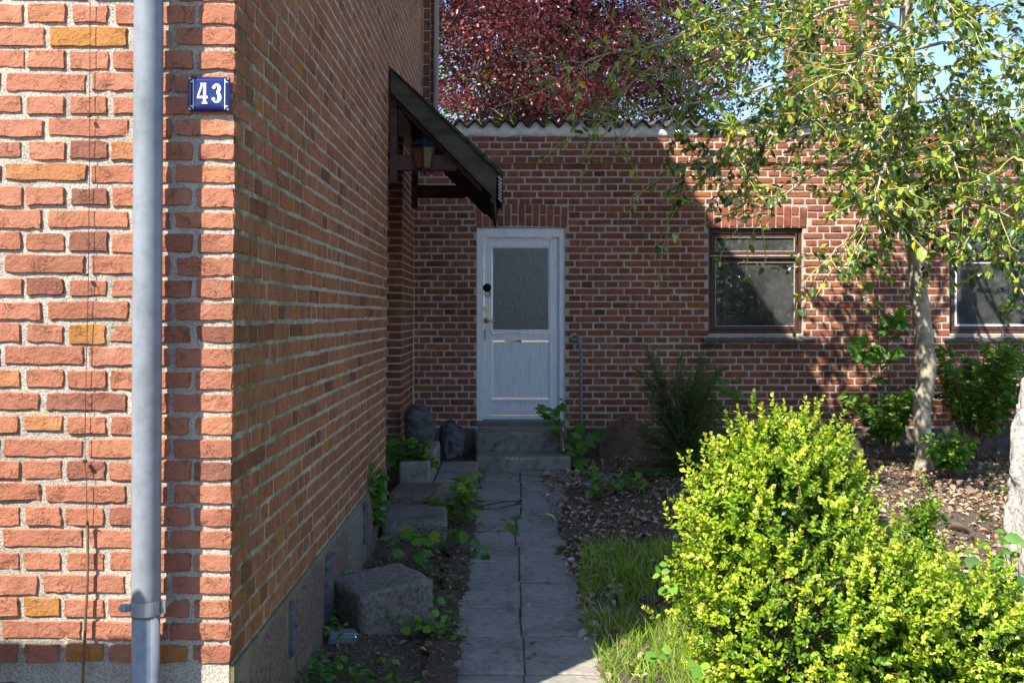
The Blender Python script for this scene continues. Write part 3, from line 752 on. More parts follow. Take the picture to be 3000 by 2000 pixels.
for i in range(n - 1):
    for k in (0, 1): Fw.append((k * n + i, k * n + i + 1, (k + 1) * n + i + 1, (k + 1) * n + i))
    Fw.append((3 * n + i, 3 * n + i + 1, i + 1, i))
link('mortar_fillet', mesh('mortar_fillet', Vw, Fw, M_whitewash, .5, True), out)

def dbox(x0, y0, x1, y1, f, d, name, mat, parent, bev=.003, crop=None):
    """box from photo pixels on the outbuilding wall; front face f behind (+) / before (-) the wall face"""
    a = np.array([bx(x0), f, bz(y1)]); b = np.array([bx(x1), f + d, bz(y0)])
    V, Fc = boxgeo(a, b, bev); return link(name, mesh(name, V, Fc, mat, .5), parent)
def dc(x, y): return (1350 + x / 2.01, 620 + y / 2.01)
door = empty('door', (0, 0, 0)); door.parent = out
def db(x0, y0, x1, y1, f, d, name, mat, bev=.003):
    a = dc(x0, y0); b = dc(x1, y1); return dbox(a[0], a[1], b[0], b[1], f, d, name, mat, door, bev)
db(94, 96, 127, 1262, .02, .09, 'frame', M_wpaint); db(580, 96, 613, 1262, .02, .09, 'frame', M_wpaint)
db(127.5, 96, 579.5, 150, .02, .09, 'frame', M_wpaint)
db(127.5, 150, 136, 1228, .035, .05, 'stop', M_wpaintb); db(572, 150, 579.5, 1228, .035, .05, 'stop', M_wpaintb)
db(137, 153, 181, 1225, .045, .045, 'stile', M_wpaint); db(523, 153, 571, 1225, .045, .045, 'stile', M_wpaint)
db(181.5, 153, 522.5, 208, .046, .044, 'rail', M_wpaint); db(181.5, 716, 522.5, 758, .046, .044, 'rail', M_wpaint)
db(181.5, 1120, 522.5, 1172, .046, .044, 'rail', M_wpaint)
db(176, 696, 527, 714, .030, .04, 'ledge', M_wpaint); db(176, 1104, 527, 1118, .030, .04, 'ledge', M_wpaint)
db(181.5, 1174, 522.5, 1198, .042, .04, 'weather_board', M_wpaintb); db(137, 1202, 571, 1224, .034, .02, 'weather_board', M_wpaintb)
for k in range(6):
    x0 = 188 + k * 55; db(x0, 768, x0 + 54.7, 1098, .058 + .0006 * (k % 2), .02, 'board', M_wpaintb, .0018)
db(181.5, 760, 187, 1102, .05, .03, 'bead', M_wpaint, .002); db(517.5, 760, 522.5, 1102, .05, .03, 'bead', M_wpaint, .002)
db(181.5, 208.5, 187, 695, .05, .03, 'bead', M_wpaint, .002); db(517.5, 208.5, 522.5, 695, .05, .03, 'bead', M_wpaint, .002)
db(187, 209, 517.5, 214, .05, .03, 'bead', M_wpaint, .002)
db(187.5, 214.5, 517, 695.5, .062, .006, 'pane', M_reed, .0005)
db(96, 1230, 611, 1263, -.01, .14, 'threshold', M_thresh)
def dpt(x, y, f): a = dc(x, y); return np.array([bx(a[0]), f, bz(a[1])])
kn = MB(); c = dpt(155, 447, .043)
for k in range(3): kn.tube([c, c - [0, .012 + .006 * k, 0]], .040 - .009 * k, 14)
for k in range(9): a = k / 9 * 6.283; kn.tube([c + [.036 * math.cos(a), -.004, .036 * math.sin(a)], c + [.036 * math.cos(a), -.016, .036 * math.sin(a)]], .008, 6)
c2 = dpt(157, 482, .028); ring = [c2 + [.028 * math.sin(a), -.004 * math.cos(a), .028 * math.cos(a)] for a in np.linspace(0, 2 * math.pi, 21)]
kn.tube(ring, .0035, 6, cap=False); kn.build('knocker', M_iron, door, True)
lk = MB(); c = dpt(147, 572, .045); lk.tube([c, c - [0, .010, 0]], .024, 18); lk.tube([c - [0, .010, 0], c - [0, .018, 0]], .014, 14); lk.build('lock', M_brass, door)
hd = MB(); c = dpt(150, 640, .045); hd.tube([c, c - [0, .008, 0]], .026, 14); hd.tube(smoothpath([c - [0, .0, 0], c + [0, -.045, 0], c + [.03, -.05, -.002], c + [.085, -.045, -.006]], 14), [.010] * 8 + [.009] * 4 + [.011, .009], 8); hd.build('handle', M_brass, door, True)
MB().box(dpt(127, 696, .036), dpt(147, 756, .050), .004).build('strike_plate', M_steel, door)

def window(x0, x1, name, second=False):
    w = empty(name, (0, 0, 0)); w.parent = out
    def wb(a, y0, b, y1, f, d, nm, mat, bev=.003): return dbox(a, y0, b, y1, f, d, nm, mat, w, bev)
    k = 3.646; wx = lambda v: x0 + (v - 278) / k * (x1 - x0) / 276.2; wy = lambda v: 620 + v / k
    wb(wx(278), wy(180), wx(312), wy(1300), .04, .07, 'frame', M_brown); wb(wx(1252), wy(180), wx(1285), wy(1300), .04, .07, 'frame', M_brown)
    wb(wx(312.5), wy(180), wx(1251.5), wy(232), .04, .07, 'frame', M_brown)
    wb(wx(312.5), wy(468), wx(1251.5), wy(500), .030, .08, 'transom', M_brown); wb(wx(300), wy(463), wx(1262), wy(477), .022, .02, 'drip_strip', M_putty, .001)
    wb(wx(312.5), wy(1268), wx(1251.5), wy(1302), .04, .07, 'frame', M_brown)
    for (a, b, nm) in ((236, 464, 'upper_sash'), (504, 1264, 'lower_sash')):
        s = MB(); m = 44
        def sb_(p0, q0, p1, q1): s.box((bx(wx(p0)), .052, bz(wy(q1))), (bx(wx(p1)), .095, bz(wy(q0))), .003)
        sb_(315, a, 315 + m, b); sb_(1249 - m + 10, a, 1249, b); sb_(315 + m + .5, a, 1249 - m + 9.5, a + 34); sb_(315 + m + .5, b - 40, 1249 - m + 9.5, b)
        so = s.build(nm, M_brown, w)
        fr = MB(); t = .007; A = np.array([bx(wx(315 + m)), .05, bz(wy(b - 40))]); B = np.array([bx(wx(1249 - m + 10)), .06, bz(wy(a + 34))])
        if second: t = .02
        fr.box(A, (B[0], .062, A[2] + t), .001); fr.box((A[0], .05, B[2] - t * .6), (B[0], .062, B[2]), .001)
        fr.box((A[0], .05, A[2] + t + .0005), (A[0] + t, .062, B[2] - t * .6 - .0005), .001); fr.box((B[0] - t, .05, A[2] + t + .0005), (B[0], .062, B[2] - t * .6 - .0005), .001)
        if nm == 'lower_sash' or not second: fr.build('glazing_bead', M_alu if second else M_putty, w)
        V, Fc = boxgeo((A[0] + .002, .066, A[2] + .002), (B[0] - .002, .070, B[2] - .002)); link('pane', mesh('pane', V, Fc, M_glass), w)
    for (p, q) in ((322, 255), (1228, 255), (322, 560), (1228, 560)):
        MB().tube([(bx(wx(p)), .043, bz(wy(q - 24))), (bx(wx(p)), .043, bz(wy(q + 70)))], .008, 8).build('hinge', M_brown, w)
    wb(wx(278), wy(1303), wx(1285), wy(1328), .012, .1, 'bottom_rail', M_putty)
    sl = MB(); a, b = bx(wx(215)), bx(wx(1380)); z0, z1 = bz(wy(1385)), bz(wy(1332))
    sl.add([(a, -.085, z0), (b, -.085, z0), (b, .12, z0 + .006), (a, .12, z0 + .006), (a, -.085, z0 + .022), (b, -.085, z0 + .022), (b, .12, z1), (a, .12, z1)],
           [(3, 2, 1, 0), (4, 5, 6, 7), (0, 1, 5, 4), (1, 2, 6, 5), (2, 3, 7, 6), (3, 0, 4, 7)]); sl.build('sill', M_slate, w)
    V, Fc = boxgeo((bx(x0) - .1, .27, WB - .2), (bx(x1) + .1, 1.5, WT + .1)); link('room', mesh('room', V, [f[::-1] for f in Fc if f != (0, 1, 5, 4)], M_dark), w)
    if not second:
        cu = [(bx(wx(515)), .20, bz(wy(560))), (bx(wx(518)), .2, bz(wy(760))), (bx(wx(500)), .2, bz(wy(960))), (bx(wx(478)), .2, bz(wy(1210)))]
        pth = smoothpath(cu, 14); V = np.vstack([pth + [-.02, .01 * 0, 0], pth + [0, -.015, 0], pth + [.02, 0, 0]]); nn = len(pth)
        link('curtain', mesh('curtain', V, [(k * nn + i, (k + 1) * nn + i, (k + 1) * nn + i + 1, k * nn + i + 1) for k in (0, 1) for i in range(nn - 1)], M_curt, .5, True), w)
    return w
window(2076, 2352, 'window'); window(2782, 3058, 'window', True)
# chimney behind the eaves
chx0, chx1, chy = .93 * 0 + (2340 - CX) * 10.75 / F, (2584 - CX) * 10.75 / F, .68
chim = MB().box((chx0 + .008, chy + .008, 2.9), (chx1 - .008, chy + .6, 5.2)).build('chimney', M_mortB, out)
WC = Wall(np.array([chx0, chy, 0]), (1, 0, 0), (0, -1, 0), M_back); cb = []
WCs = Wall(np.array([chx0, chy, 0]), (0, 1, 0), (-1, 0, 0), M_back)
for i in range(30):
    z = 3.15 + i * .0667; kind = i % 2; st = .12 if kind else .24; u = -.06 if kind else 0
    while u < chx1 - chx0:
        a, b = max(u, 0) + .003, min(u + st - .012, chx1 - chx0 - .003)
        if b - a > .03: cb.append(WC.brick(a, b, z, z + .054, 0, rs, tone_rand(rs)))
        u += st
for i in range(30):
    z = 3.15 + i * .0667
    for (a, b) in courses(0 if i % 2 else 1, .5):
        if b < .6: cb.append(WCs.brick(a + .004, b, z, z + .054, 0, rs, tone_rand(rs)))
emit(cb, chim, M_back, 0, lambda c: 1)

# ------------------------------------------------------------------ steps, rail, stones
steps = empty('concrete_steps', (bx(1526), 9.4, 0)); tag(steps, 'two worn concrete steps with a chipped edge below the white door', 'steps')
SO = np.array([bx(1526), 9.4, 0])
MB().box((bx(1396) * .955, 9.60, -.1), (bx(1640) * .97, 10.03, .29), .012).build('upper_step', M_conc, steps, loc=tuple(0 * SO)).location -= Vector(SO)
MB().box(P(1394, 1400, 9.17) * [1, 1, 0] + [0, 0, -.12], (P(1672, 1300, 9.17)[0], 9.598, .125), .010).build('lower_step', M_conc, steps).location -= Vector(SO)
ch = []; r = np.random.RandomState(3)
for k in range(26):
    t = r.uniform(-1, 1); x = P(1520, 0, 9.17)[0] + t * .12; zz = .118 - .03 * (1 - abs(t)) * r.rand()
    ch.append((x, 9.165 + .01 * r.rand(), zz))
chg = MB()
for c in ch:
    V, Fc = boxgeo(-np.array([1, .5, .6]) * .011 * r.uniform(.5, 1.2), np.array([1, .5, .6]) * .011 * r.uniform(.5, 1.2)); V += r.randn(*V.shape) * .002
    chg.add(V + c - SO, Fc)
chg.build('chipped_edge', M_concw, steps)

rl = MB(); pts = [P(1680, 986, 10.06), P(1684, 986, 9.95), P(1693, 993, 9.75), P(1702, 1033, 9.62), P(1702, 1120, 9.6), P(1701, 1362, 9.6) - [0, 0, .05]]
rl.tube(smoothpath(pts, 40), .0145, 10)
rail = rl.build('handrail', M_rail, None, True); tag(rail, 'bent grey pipe handrail beside the concrete steps', 'handrail')
fl = MB(); c = P(1680, 986, 10.06); fl.tube([c, c - [0, .022, 0]], .036, 18); o = fl.build('wall_flange', M_concw, rail)

dk = MB(); c = P(1838, 1312, 9.86); n = 48
Vd = []
for (rr, yy) in ((0, -.03), (.16, -.03), (.268, -.03), (.278, -.022), (.278, .022)):
    for j in range(n): a = j / n * 2 * math.pi; Vd.append((rr * math.cos(a), yy, rr * math.sin(a)))
Fd = [(k * n + j, k * n + (j + 1) % n, (k + 1) * n + (j + 1) % n, (k + 1) * n + j) for k in range(4) for j in range(n)]
Vd = np.array(Vd); dm = mesh('round_disc', Vd, [f for f in Fd], M_rust, .5)
disc = link('round_disc', dm, None, tuple(c)); disc.rotation_euler = (R(-9), 0, 0); tag(disc, 'rust brown round disc leaning on the brick wall, half sunk in soil', 'disc')
hd_ = MB(); hd_.tube(smoothpath([(-.05, -.03, .262), (-.03, -.045, .285), (.03, -.045, .285), (.05, -.03, .262)], 12), .006, 6); hd_.build('rim_handle', M_rust, disc)

def rock(name, ctr, dims, seed, mat, label, cat='stone', rotz=0, rough=.05, sq=4, parts=True, tilt=(0, 0), group=None, n=14, rfreq=2.2):
    r = np.random.RandomState(seed)
    V = []; Fc = []; idx = {}
    def vid(p):
        k = tuple(np.round(p, 5))
        if k not in idx: idx[k] = len(V); V.append(p)
        return idx[k]
    g = np.linspace(-1, 1, n)
    for ax in range(3):
        for s in (-1, 1):
            for i in range(n - 1):
                for j in range(n - 1):
                    q = []
                    for (a, b) in ((g[i], g[j]), (g[i + 1], g[j]), (g[i + 1], g[j + 1]), (g[i], g[j + 1])):
                        p = [0, 0, 0]; p[ax] = s; p[(ax + 1) % 3] = a; p[(ax + 2) % 3] = b; q.append(vid(p))
                    Fc.append(tuple(q) if s > 0 else tuple(q[::-1]))
    V = np.array(V); V = V / (np.sum(np.abs(V) ** sq, 1) ** (1 / sq))[:, None]
    V = V * (1 + rough * fbm(V * rfreq + r.rand(3) * 50, 4)[:, None])
    V = V * np.array(dims) / 2
    V = V + .12 * np.array(dims) * rough * 2 * np.stack([fbm(V * 9 / max(dims) + k * 7 + seed, 3) for k in range(3)], -1)
    o = link(name, mesh(name, V, Fc, mat, .5, True), None, tuple(ctr)); o.rotation_euler = (tilt[0], tilt[1], rotz)
    return tag(o, label, cat, group)
rock('granite_block', (-.56, 4.76, .02), (.37, .33, .33), 5, M_granp, 'large squared granite block lying nearest the camera by the house wall', 'stone', R(35), .022, 24, tilt=(R(3), R(-4)))
rock('granite_block', (-.565, 6.62, .02), (.40, .62, .22), 6, M_granp, 'long granite block with rounded front edge, middle of the row along the house', 'stone', R(3), .03, 14)
rock('granite_block', (-.60, 7.17, .06), (.34, .50, .26), 8, M_gran, 'granite block directly in front of the concrete landing', 'stone', R(-2), .03, 14)
rock('boulder', P(1228, 1243, 8.72) + [0, 0, 0], (.235, .21, .31), 11, M_boul, 'dark boulder with pale veins standing on the landing in the corner', 'boulder', R(15), .2, 3.2, tilt=(R(8), R(-8)), rfreq=1.3)
rock('boulder', P(1323, 1292, 9.25), (.20, .19, .33), 14, M_boul, 'rough black boulder beside the concrete steps', 'boulder', R(40), .24, 3, tilt=(R(-6), R(9)), rfreq=1.5)
rock('standing_stone', (2.93, 5.35, .42), (.52, .45, 1.36), 22, M_grang, 'pale rough granite standing stone cut off by the frame', 'standing stone', R(10), .13, 6, n=40, rfreq=5, tilt=(0, R(6)))
ld = MB().box((-.77, 7.62, -.1), (-.545, 8.86, .305), .012).build('concrete_landing', M_conc); tag(ld, 'mossy concrete landing block under the side entrance canopy', 'landing')
ls = MB().box((-.538, 7.80, -.1), (-.225, 9.0, .115), .010).build('concrete_slab_step', M_conc); tag(ls, 'flat concrete slab step between the landing and the path', 'step')
gb = MB().box((-.06, -.035, -.025), (.06, .035, .025), .008).box((-.062, -.037, .027), (.062, .037, .034), .003).build('glass_block', M_clear, None, False)
gb.location = P(1000, 1858, 4.45); gb.location.z = .0; gb.rotation_euler = (0, .15, .3); tag(gb, 'small clear glass block in front of the granite block', 'glass block')

# ------------------------------------------------------------------ downpipe, sign, wires, lantern
dp = empty('downpipe', (-1.003, 2.915, 0), (0, .0045, 0)); tag(dp, 'grey metal downpipe fixed to the sunlit brick front', 'downpipe')
def cyl(mb, z0, z1, r0, r1, sides=28, x=0, y=0, n=2): 
    zz = np.linspace(z0, z1, n); mb.tube([(x, y, z) for z in zz], np.linspace(r0, r1, n), sides)
g = MB(); zz = np.linspace(.54, 5.0, 90); g.tube([(0, 0, z) for z in zz], [.0398 - (.0016 * math.exp(-((z - .92) / .012) ** 2)) for z in zz], 32); g.build('upper_pipe', M_zinc, dp, True)
g = MB(); cyl(g, -.15, .546, .0382, .0382); g.build('lower_pipe', M_zinc, dp, True)
g = MB(); cyl(g, .545, .583, .0412, .0412, 32)
g.box((-.070, -.012, .552), (-.040, .004, .576), .003); g.tube([(-.06, -.018, .564), (-.06, .010, .564)], .011, 10)
g.tube([(.046, .0, .548), (.046, .0, .582)], .006, 8); g.tube([(.052, .0, .548), (.052, 0, .582)], .004, 8); g.box((.04, .0, .556), (.05, .09, .572), .001)
g.build('bracket', M_band, dp)

sg = empty('house_number_sign', P(613.5, 276.5, 2.99), (0, LEAN, 0)); tag(sg, 'blue enamel house number plate reading 43 in white', 'sign')
g = MB(); W_, H_ = .0592, .0485
s = np.linspace(-1, 1, 9); S, T = np.meshgrid(s, s); Vp = np.stack([S * W_, -.006 + .0035 * np.maximum(S ** 2, T ** 2), T * H_], -1).reshape(-1, 3)
Vq = Vp.copy(); Vq[:, 1] = .002; nn = 81
Fp = [(j * 9 + i, j * 9 + i + 1, (j + 1) * 9 + i + 1, (j + 1) * 9 + i) for j in range(8) for i in range(8)]
lp = [i for i in range(9)] + [j * 9 + 8 for j in range(1, 9)] + [72 + i for i in range(7, -1, -1)] + [j * 9 for j in range(7, 0, -1)]
g.add(np.vstack([Vp, Vq]), Fp + [(lp[(k + 1) % 32], lp[k], 81 + lp[k], 81 + lp[(k + 1) % 32]) for k in range(32)])
g.build('plate', M_navy, sg, True)
def yplate(x, z): return -.0064 + .0035 * np.maximum((np.abs(x) / W_) ** 2, (np.abs(z) / H_) ** 2) - .0003
def ribbon(mb, path, w, lift=0.0):
    p = np.asarray(path, float); d = np.gradient(p, axis=0); d /= np.linalg.norm(d, axis=1)[:, None]; nn_ = np.column_stack([-d[:, 1], d[:, 0]])
    w = np.full(len(p), w) if np.ndim(w) == 0 else np.asarray(w)
    L = p + nn_ * w[:, None] / 2; R_ = p - nn_ * w[:, None] / 2; a = np.vstack([L, R_]); n = len(p)
    V = np.column_stack([a[:, 0], yplate(a[:, 0], a[:, 1]) - lift, a[:, 1]])
    mb.add(V, [(i + n, i + n + 1, i + 1, i) for i in range(n - 1)])
def poly(mb, pts, lift=0.0):
    a = np.array(pts); mb.add(np.column_stack([a[:, 0], np.full(len(a), yplate(a[:, 0].mean(), a[:, 1].mean()) - lift), a[:, 1]]), [tuple(range(len(a)))])
g = MB(); u, v, k = .0545, .0437, .0095
bp = []
for (cx_, cz_, a0) in ((u, v, 180), (u, -v, 90), (-u, -v, 0), (-u, v, 270)):
    for a in np.linspace(0, 90, 7)[::-1] if False else np.linspace(90, 0, 7):
        ang = R(a0 + a); bp.append((cx_ + k * math.cos(ang), cz_ + k * math.sin(ang)))
bp.append(bp[0]); ribbon(g, bp, .0016, .0002); g.build('border_line', M_wenam, sg)
def mm(q): return [(x * .001, z * .001) for x, z in q]
g = MB()       # figure 4
poly(g, mm([(-15.5, -28.5), (-14.0, -24), (-14.0, 30), (-24, 30), (-24, -24), (-26.5, -28.5)][::-1][::-1]) if 0 else mm([(-23, -24.5), (-13, -24.5), (-13, 33), (-23, 33)]), .0003)
poly(g, mm([(-28, -31), (-8, -31), (-8, -26.5), (-12, -24.3), (-24, -24.3), (-28, -26.5)]), .00034)
poly(g, mm([(-46, -14), (-23.2, -14), (-23.2, -7), (-39.5, -7), (-46, -9)]), .00036)
poly(g, mm([(-12.8, -14), (-6.5, -14), (-6.5, -7), (-12.8, -7)]), .00036)
poly(g, mm([(-46, -8.8), (-39.3, -6.8), (-25, 27), (-23.2, 33), (-32, 33), (-32.5, 26)]), .00038)
poly(g, mm([(-33.5, 29), (-12.9, 29), (-12.9, 33.5), (-33.5, 33.5)]), .0004)
for vv in g.V: vv[:, 0] = vv[:, 0] * .78 + .002; vv[:, 2] *= .92
g.build('figure_four', M_wenam, sg)
g = MB()
ta = np.linspace(150, -80, 20); p1 = [(23.5 + 8.0 * math.cos(R(a)), 16.0 + 11.2 * math.sin(R(a))) for a in ta]
w1 = [5 + 5.0 * max(0, math.cos(R(a))) for a in ta]; ribbon(g, mm(p1), np.array(w1) * .001, .0003)
ta = np.linspace(80, -150, 20); p2 = [(23.5 + 9.2 * math.cos(R(a)), -10.0 + 13.8 * math.sin(R(a))) for a in ta]
w2 = [4.6 + 6.0 * max(0, math.cos(R(a))) for a in ta]; ribbon(g, mm(p2), np.array(w2) * .001, .00034)
for (cx_, cz_) in ((16.8, 19.0), (16.0, -15.0)): poly(g, mm([(cx_ + 4.8 * math.cos(a), cz_ + 4.8 * math.sin(a)) for a in np.linspace(0, 6.28, 17)[:-1]]), .0004)
for vv in g.V: vv[:, 0] = vv[:, 0] * 1.02 - .003; vv[:, 2] *= .98
g.build('figure_three', M_wenam, sg)
for sx_ in (-1, 1):
    for sz_ in (-1, 1): MB().tube([(sx_ * .0545, -.003, sz_ * .0437), (sx_ * .0545, -.0062, sz_ * .0437)], .0036, 12).build('screw', M_steel, sg)

w = MB(); wp = [P(264, -60, 2.985), P(263, 300, 2.988), P(259, 800, 2.988), P(252, 1100, 2.987), P(249, 1345, 2.985), P(253, 1400, 2.984), P(255, 1530, 2.986)]
w.tube(smoothpath(wp, 40), .0011, 6)
wire = w.build('thin_wire', M_wire); tag(wire, 'thin dark wire running down the front brick wall left of the downpipe', 'wire')
for (x, y) in ((262, 340), (250, 1350), (254, 805)): 
    MB().box(P(x - 4, y + 4, 2.99), P(x + 4, y - 4, 2.985) - [0, .006, 0], .001).build('clip', M_wire, wire)
w = MB(); wp = [P(256, 1525, 2.985), P(257, 1560, 2.984), P(256, 1700, 2.983), P(251, 1800, 2.98), P(248, 1880, 2.98), P(243, 1995, 2.97), P(240, 2300, 2.96)]
w.tube(smoothpath(wp, 30), .0042, 8); o = w.build('dead_vine_stem', M_stem); tag(o, 'brown woody stem climbing the foot of the front brick wall', 'stem')
rr = np.random.RandomState(2); w = MB()
for k in range(10):
    a = P(256, 1528, 2.983); b = a + np.array([rr.uniform(-.005, .016), -rr.uniform(.003, .012), rr.uniform(-.008, .02)]); w.tube([a, b], .0012, 5)
w.build('broken_tip', M_stem, o)

LY = 6.99; lc = P(1242, 430, LY); lan = empty('lantern', tuple(lc)); lan.scale = (1.15, 1.15, 1.12); tag(lan, 'old black lantern with amber glass hanging under the canopy', 'lantern')
lpx = LY / F
def hexr(r, z, n=6, a0=R(30)): return [(r * math.cos(a0 + k * 2 * math.pi / n), r * math.sin(a0 + k * 2 * math.pi / n), z) for k in range(n)]
g = MB(); n = 6; V = hexr(.100, 0) + hexr(.088, .008) + hexr(.012, .056); g.add(V, [(k, (k + 1) % n, n + (k + 1) % n, n + k) for k in range(n)] + [(n + k, n + (k + 1) % n, 2 * n + (k + 1) % n, 2 * n + k) for k in range(n)] + [tuple(range(2 * n, 3 * n))]); g.build('roof', M_lroof, lan)
g = MB(); g.tube([(0, 0, .05), (0, 0, .125)], .007, 8); g.build('hanger', M_lroof, lan)
tp, bt = hexr(.074, -.006), hexr(.050, -.135)
g = MB()
for k in range(6): g.tube([tp[k], bt[k]], .006, 6); g.tube([tp[k], tp[(k + 1) % 6]], .006, 6); g.tube([bt[k], bt[(k + 1) % 6]], .006, 6); g.tube([bt[k], np.array(bt[k]) * [1.0, 1.0, 1] - [0, 0, .025]], .007, 6)
g.build('cage', M_black, lan)
for k in range(6):
    q = np.array([bt[k], bt[(k + 1) % 6], tp[(k + 1) % 6], tp[k]]); q[:, :2] *= .96
    link('glass_pane', mesh('glass_pane', np.vstack([q, q * [.95, .95, 1]]), [(0, 1, 2, 3), (7, 6, 5, 4), (0, 4, 5, 1), (1, 5, 6, 2), (2, 6, 7, 3), (3, 7, 4, 0)], M_amber if k in (3, 4, 5) and k != 3 else M_amber2), lan)
g = MB(); V = hexr(.052, -.132) + hexr(.045, -.142); g.add(V, [tuple(range(6)), tuple(range(11, 5, -1))] + [(k, 6 + k, 6 + (k + 1) % 6, (k + 1) % 6) for k in range(6)]); g.build('base', M_black, lan)
g = MB(); g.tube([(0, 0, .12), (0, .03, .15), (0, .05, .16)], .006, 6); g.build('hook', M_black, lan)
# unseen board fence added by the camera's left to shade the front wall's foot
fc = empty('shadow_fence', (-2.2, 2.25, 0)); tag(fc, 'unseen upright board fence added left of the camera to cast a shadow', 'fence')
for k in range(14):
    x0 = -1.52 - .125 * (k + 1)
    MB().box((x0 + 2.2, -.012, -.2), (x0 + 2.2 + .117, .012, 1.49 + .004 * rs.randn()), .003).build('board', M_fence, fc)
MB().box((-1.1, .013, .9), (.67, .05, .98), .003).build('rail', M_fence, fc); MB().box((-1.1, .013, .2), (.67, .05, .28), .003).build('rail', M_fence, fc)

# ------------------------------------------------------------------ vegetation helpers
def nrmz(a): return a / (np.linalg.norm(a, axis=-1, keepdims=True) + 1e-9)
def frames(d, up):
    d = nrmz(np.asarray(d, float)); up = np.asarray(up, float); x = nrmz(np.cross(d, up)); z = np.cross(x, d)
    return np.stack([x, d, z], -1)          # columns: side, axis, normal
def leaf8(w, fold=.12, curl=.12, w2=.95):
    V = np.array([(0, 0, 0), (-.5, .32, fold), (0, .32, 0), (.5, .32, fold), (-.5 * w2, .66, fold * .9), (0, .66, 0), (.5 * w2, .66, fold * .9), (0, 1, 0)], float)
    V[:, 0] *= w; V[:, 2] -= curl * V[:, 1] ** 2
    Fc = np.array([(0, 2, 1), (0, 3, 2), (1, 2, 5), (1, 5, 4), (2, 3, 6), (2, 6, 5), (4, 5, 7), (5, 6, 7)]); return V, Fc
def leaf4(w, fold=.12):
    V = np.array([(0, 0, 0), (-.5 * w, .5, fold), (.5 * w, .5, fold), (0, 1, 0)], float); return V, np.array([(0, 3, 1), (0, 2, 3)])
def blade(w):
    V = np.array([(-.5 * w, 0, 0), (.5 * w, 0, 0), (-.4 * w, .45, .02), (.4 * w, .45, .02), (0, 1, .0)], float); return V, np.array([(0, 1, 3), (0, 3, 2), (2, 3, 4)])
def inst(tp, pos, Rm, scl):
    V, Fc = tp; n = len(pos); k = len(V)
    W = np.einsum('nij,kj->nki', Rm, V) * np.asarray(scl).reshape(-1, 1, 1) + np.asarray(pos)[:, None]
    return W.reshape(-1, 3), (Fc[None] + (np.arange(n) * k)[:, None, None]).reshape(-1, Fc.shape[1])
def lobed(nl=5, depth=.45, base=.25):     # a maple-like leaf, stalk end at the origin
    pts = []
    tips = {5: [(-75, .62), (-38, .9), (0, 1.08), (38, .9), (75, .62)], 3: [(-60, .7), (0, 1.0), (60, .7)]}[nl]
    c = np.array([0, .32])
    pts.append((0, 0)); pts.append((.22, .02))
    seq = sorted(tips, key=lambda t: -t[0])
    for i, (a, l) in enumerate(seq):
        ang = R(a); d = np.array([math.sin(ang), math.cos(ang)])
        pts.append(tuple(c + d * l * .62 + np.array([d[1], -d[0]]) * .12)); pts.append(tuple(c + d * l * .68)); pts.append(tuple(c + d * l * .62 - np.array([d[1], -d[0]]) * .12))
        if i < len(seq) - 1:
            am = R((a + seq[i + 1][0]) / 2); pts.append(tuple(c + np.array([math.sin(am), math.cos(am)]) * .68 * (1 - depth)))
    pts.append((-.22, .02))
    P2 = np.array(pts); P2[:, 0] *= 1.0
    V = np.vstack([[0, .32, 0], np.column_stack([P2, .08 * np.hypot(P2[:, 0], P2[:, 1] - .32) * np.sin(np.arange(len(P2)) * 2.1) - .25 * (P2[:, 1] - .32) ** 2])])
    n = len(P2); Fc = np.array([(0, 1 + (i + 1) % n, 1 + i) for i in range(n)]); return V, Fc
CAMP = np.array([0, 0, E])

def foliage(thing, name, tp, pos, Rm, scl, tone, mat, n_single=0, score=None, smooth=True):
    """leaves: the best-scoring n_single as leaf objects, the rest one 'stuff' part"""
    pos = np.asarray(pos); n = len(pos); scl = np.asarray(scl); tone = np.asarray(tone); mask = np.zeros(n, bool)
    base = np.array(thing.matrix_basis.translation)
    if n_single:
        sc_ = score if score is not None else -np.linalg.norm(pos - CAMP, axis=1)
        mask[np.argsort(-sc_)[:n_single]] = True
        q = np.linspace(0, 1, 9); vm = [mesh('leaf', tp[0], tp[1], mat, float(np.quantile(tone, a)), smooth) for a in q]
        qs = np.quantile(tone, q)
        for i in np.where(mask)[0]:
            k = int(np.argmin(np.abs(qs - tone[i])))
            o = bpy.data.objects.new('leaf', vm[k]); col.objects.link(o); o.parent = thing
            M = np.eye(4); M[:3, :3] = Rm[i] * scl[i]; M[:3, 3] = pos[i] - base
            o.matrix_basis = Matrix(M.tolist())
    m = ~mask
    if m.any():
        V, Fc = inst(tp, pos[m] - base, Rm[m], scl[m])
        o = link(name, mesh(name, V, Fc, mat, np.repeat(tone[m], len(tp[0])), smooth), thing); tag(o, kind='stuff')
def rdir(r, n): return nrmz(r.randn(n, 3))

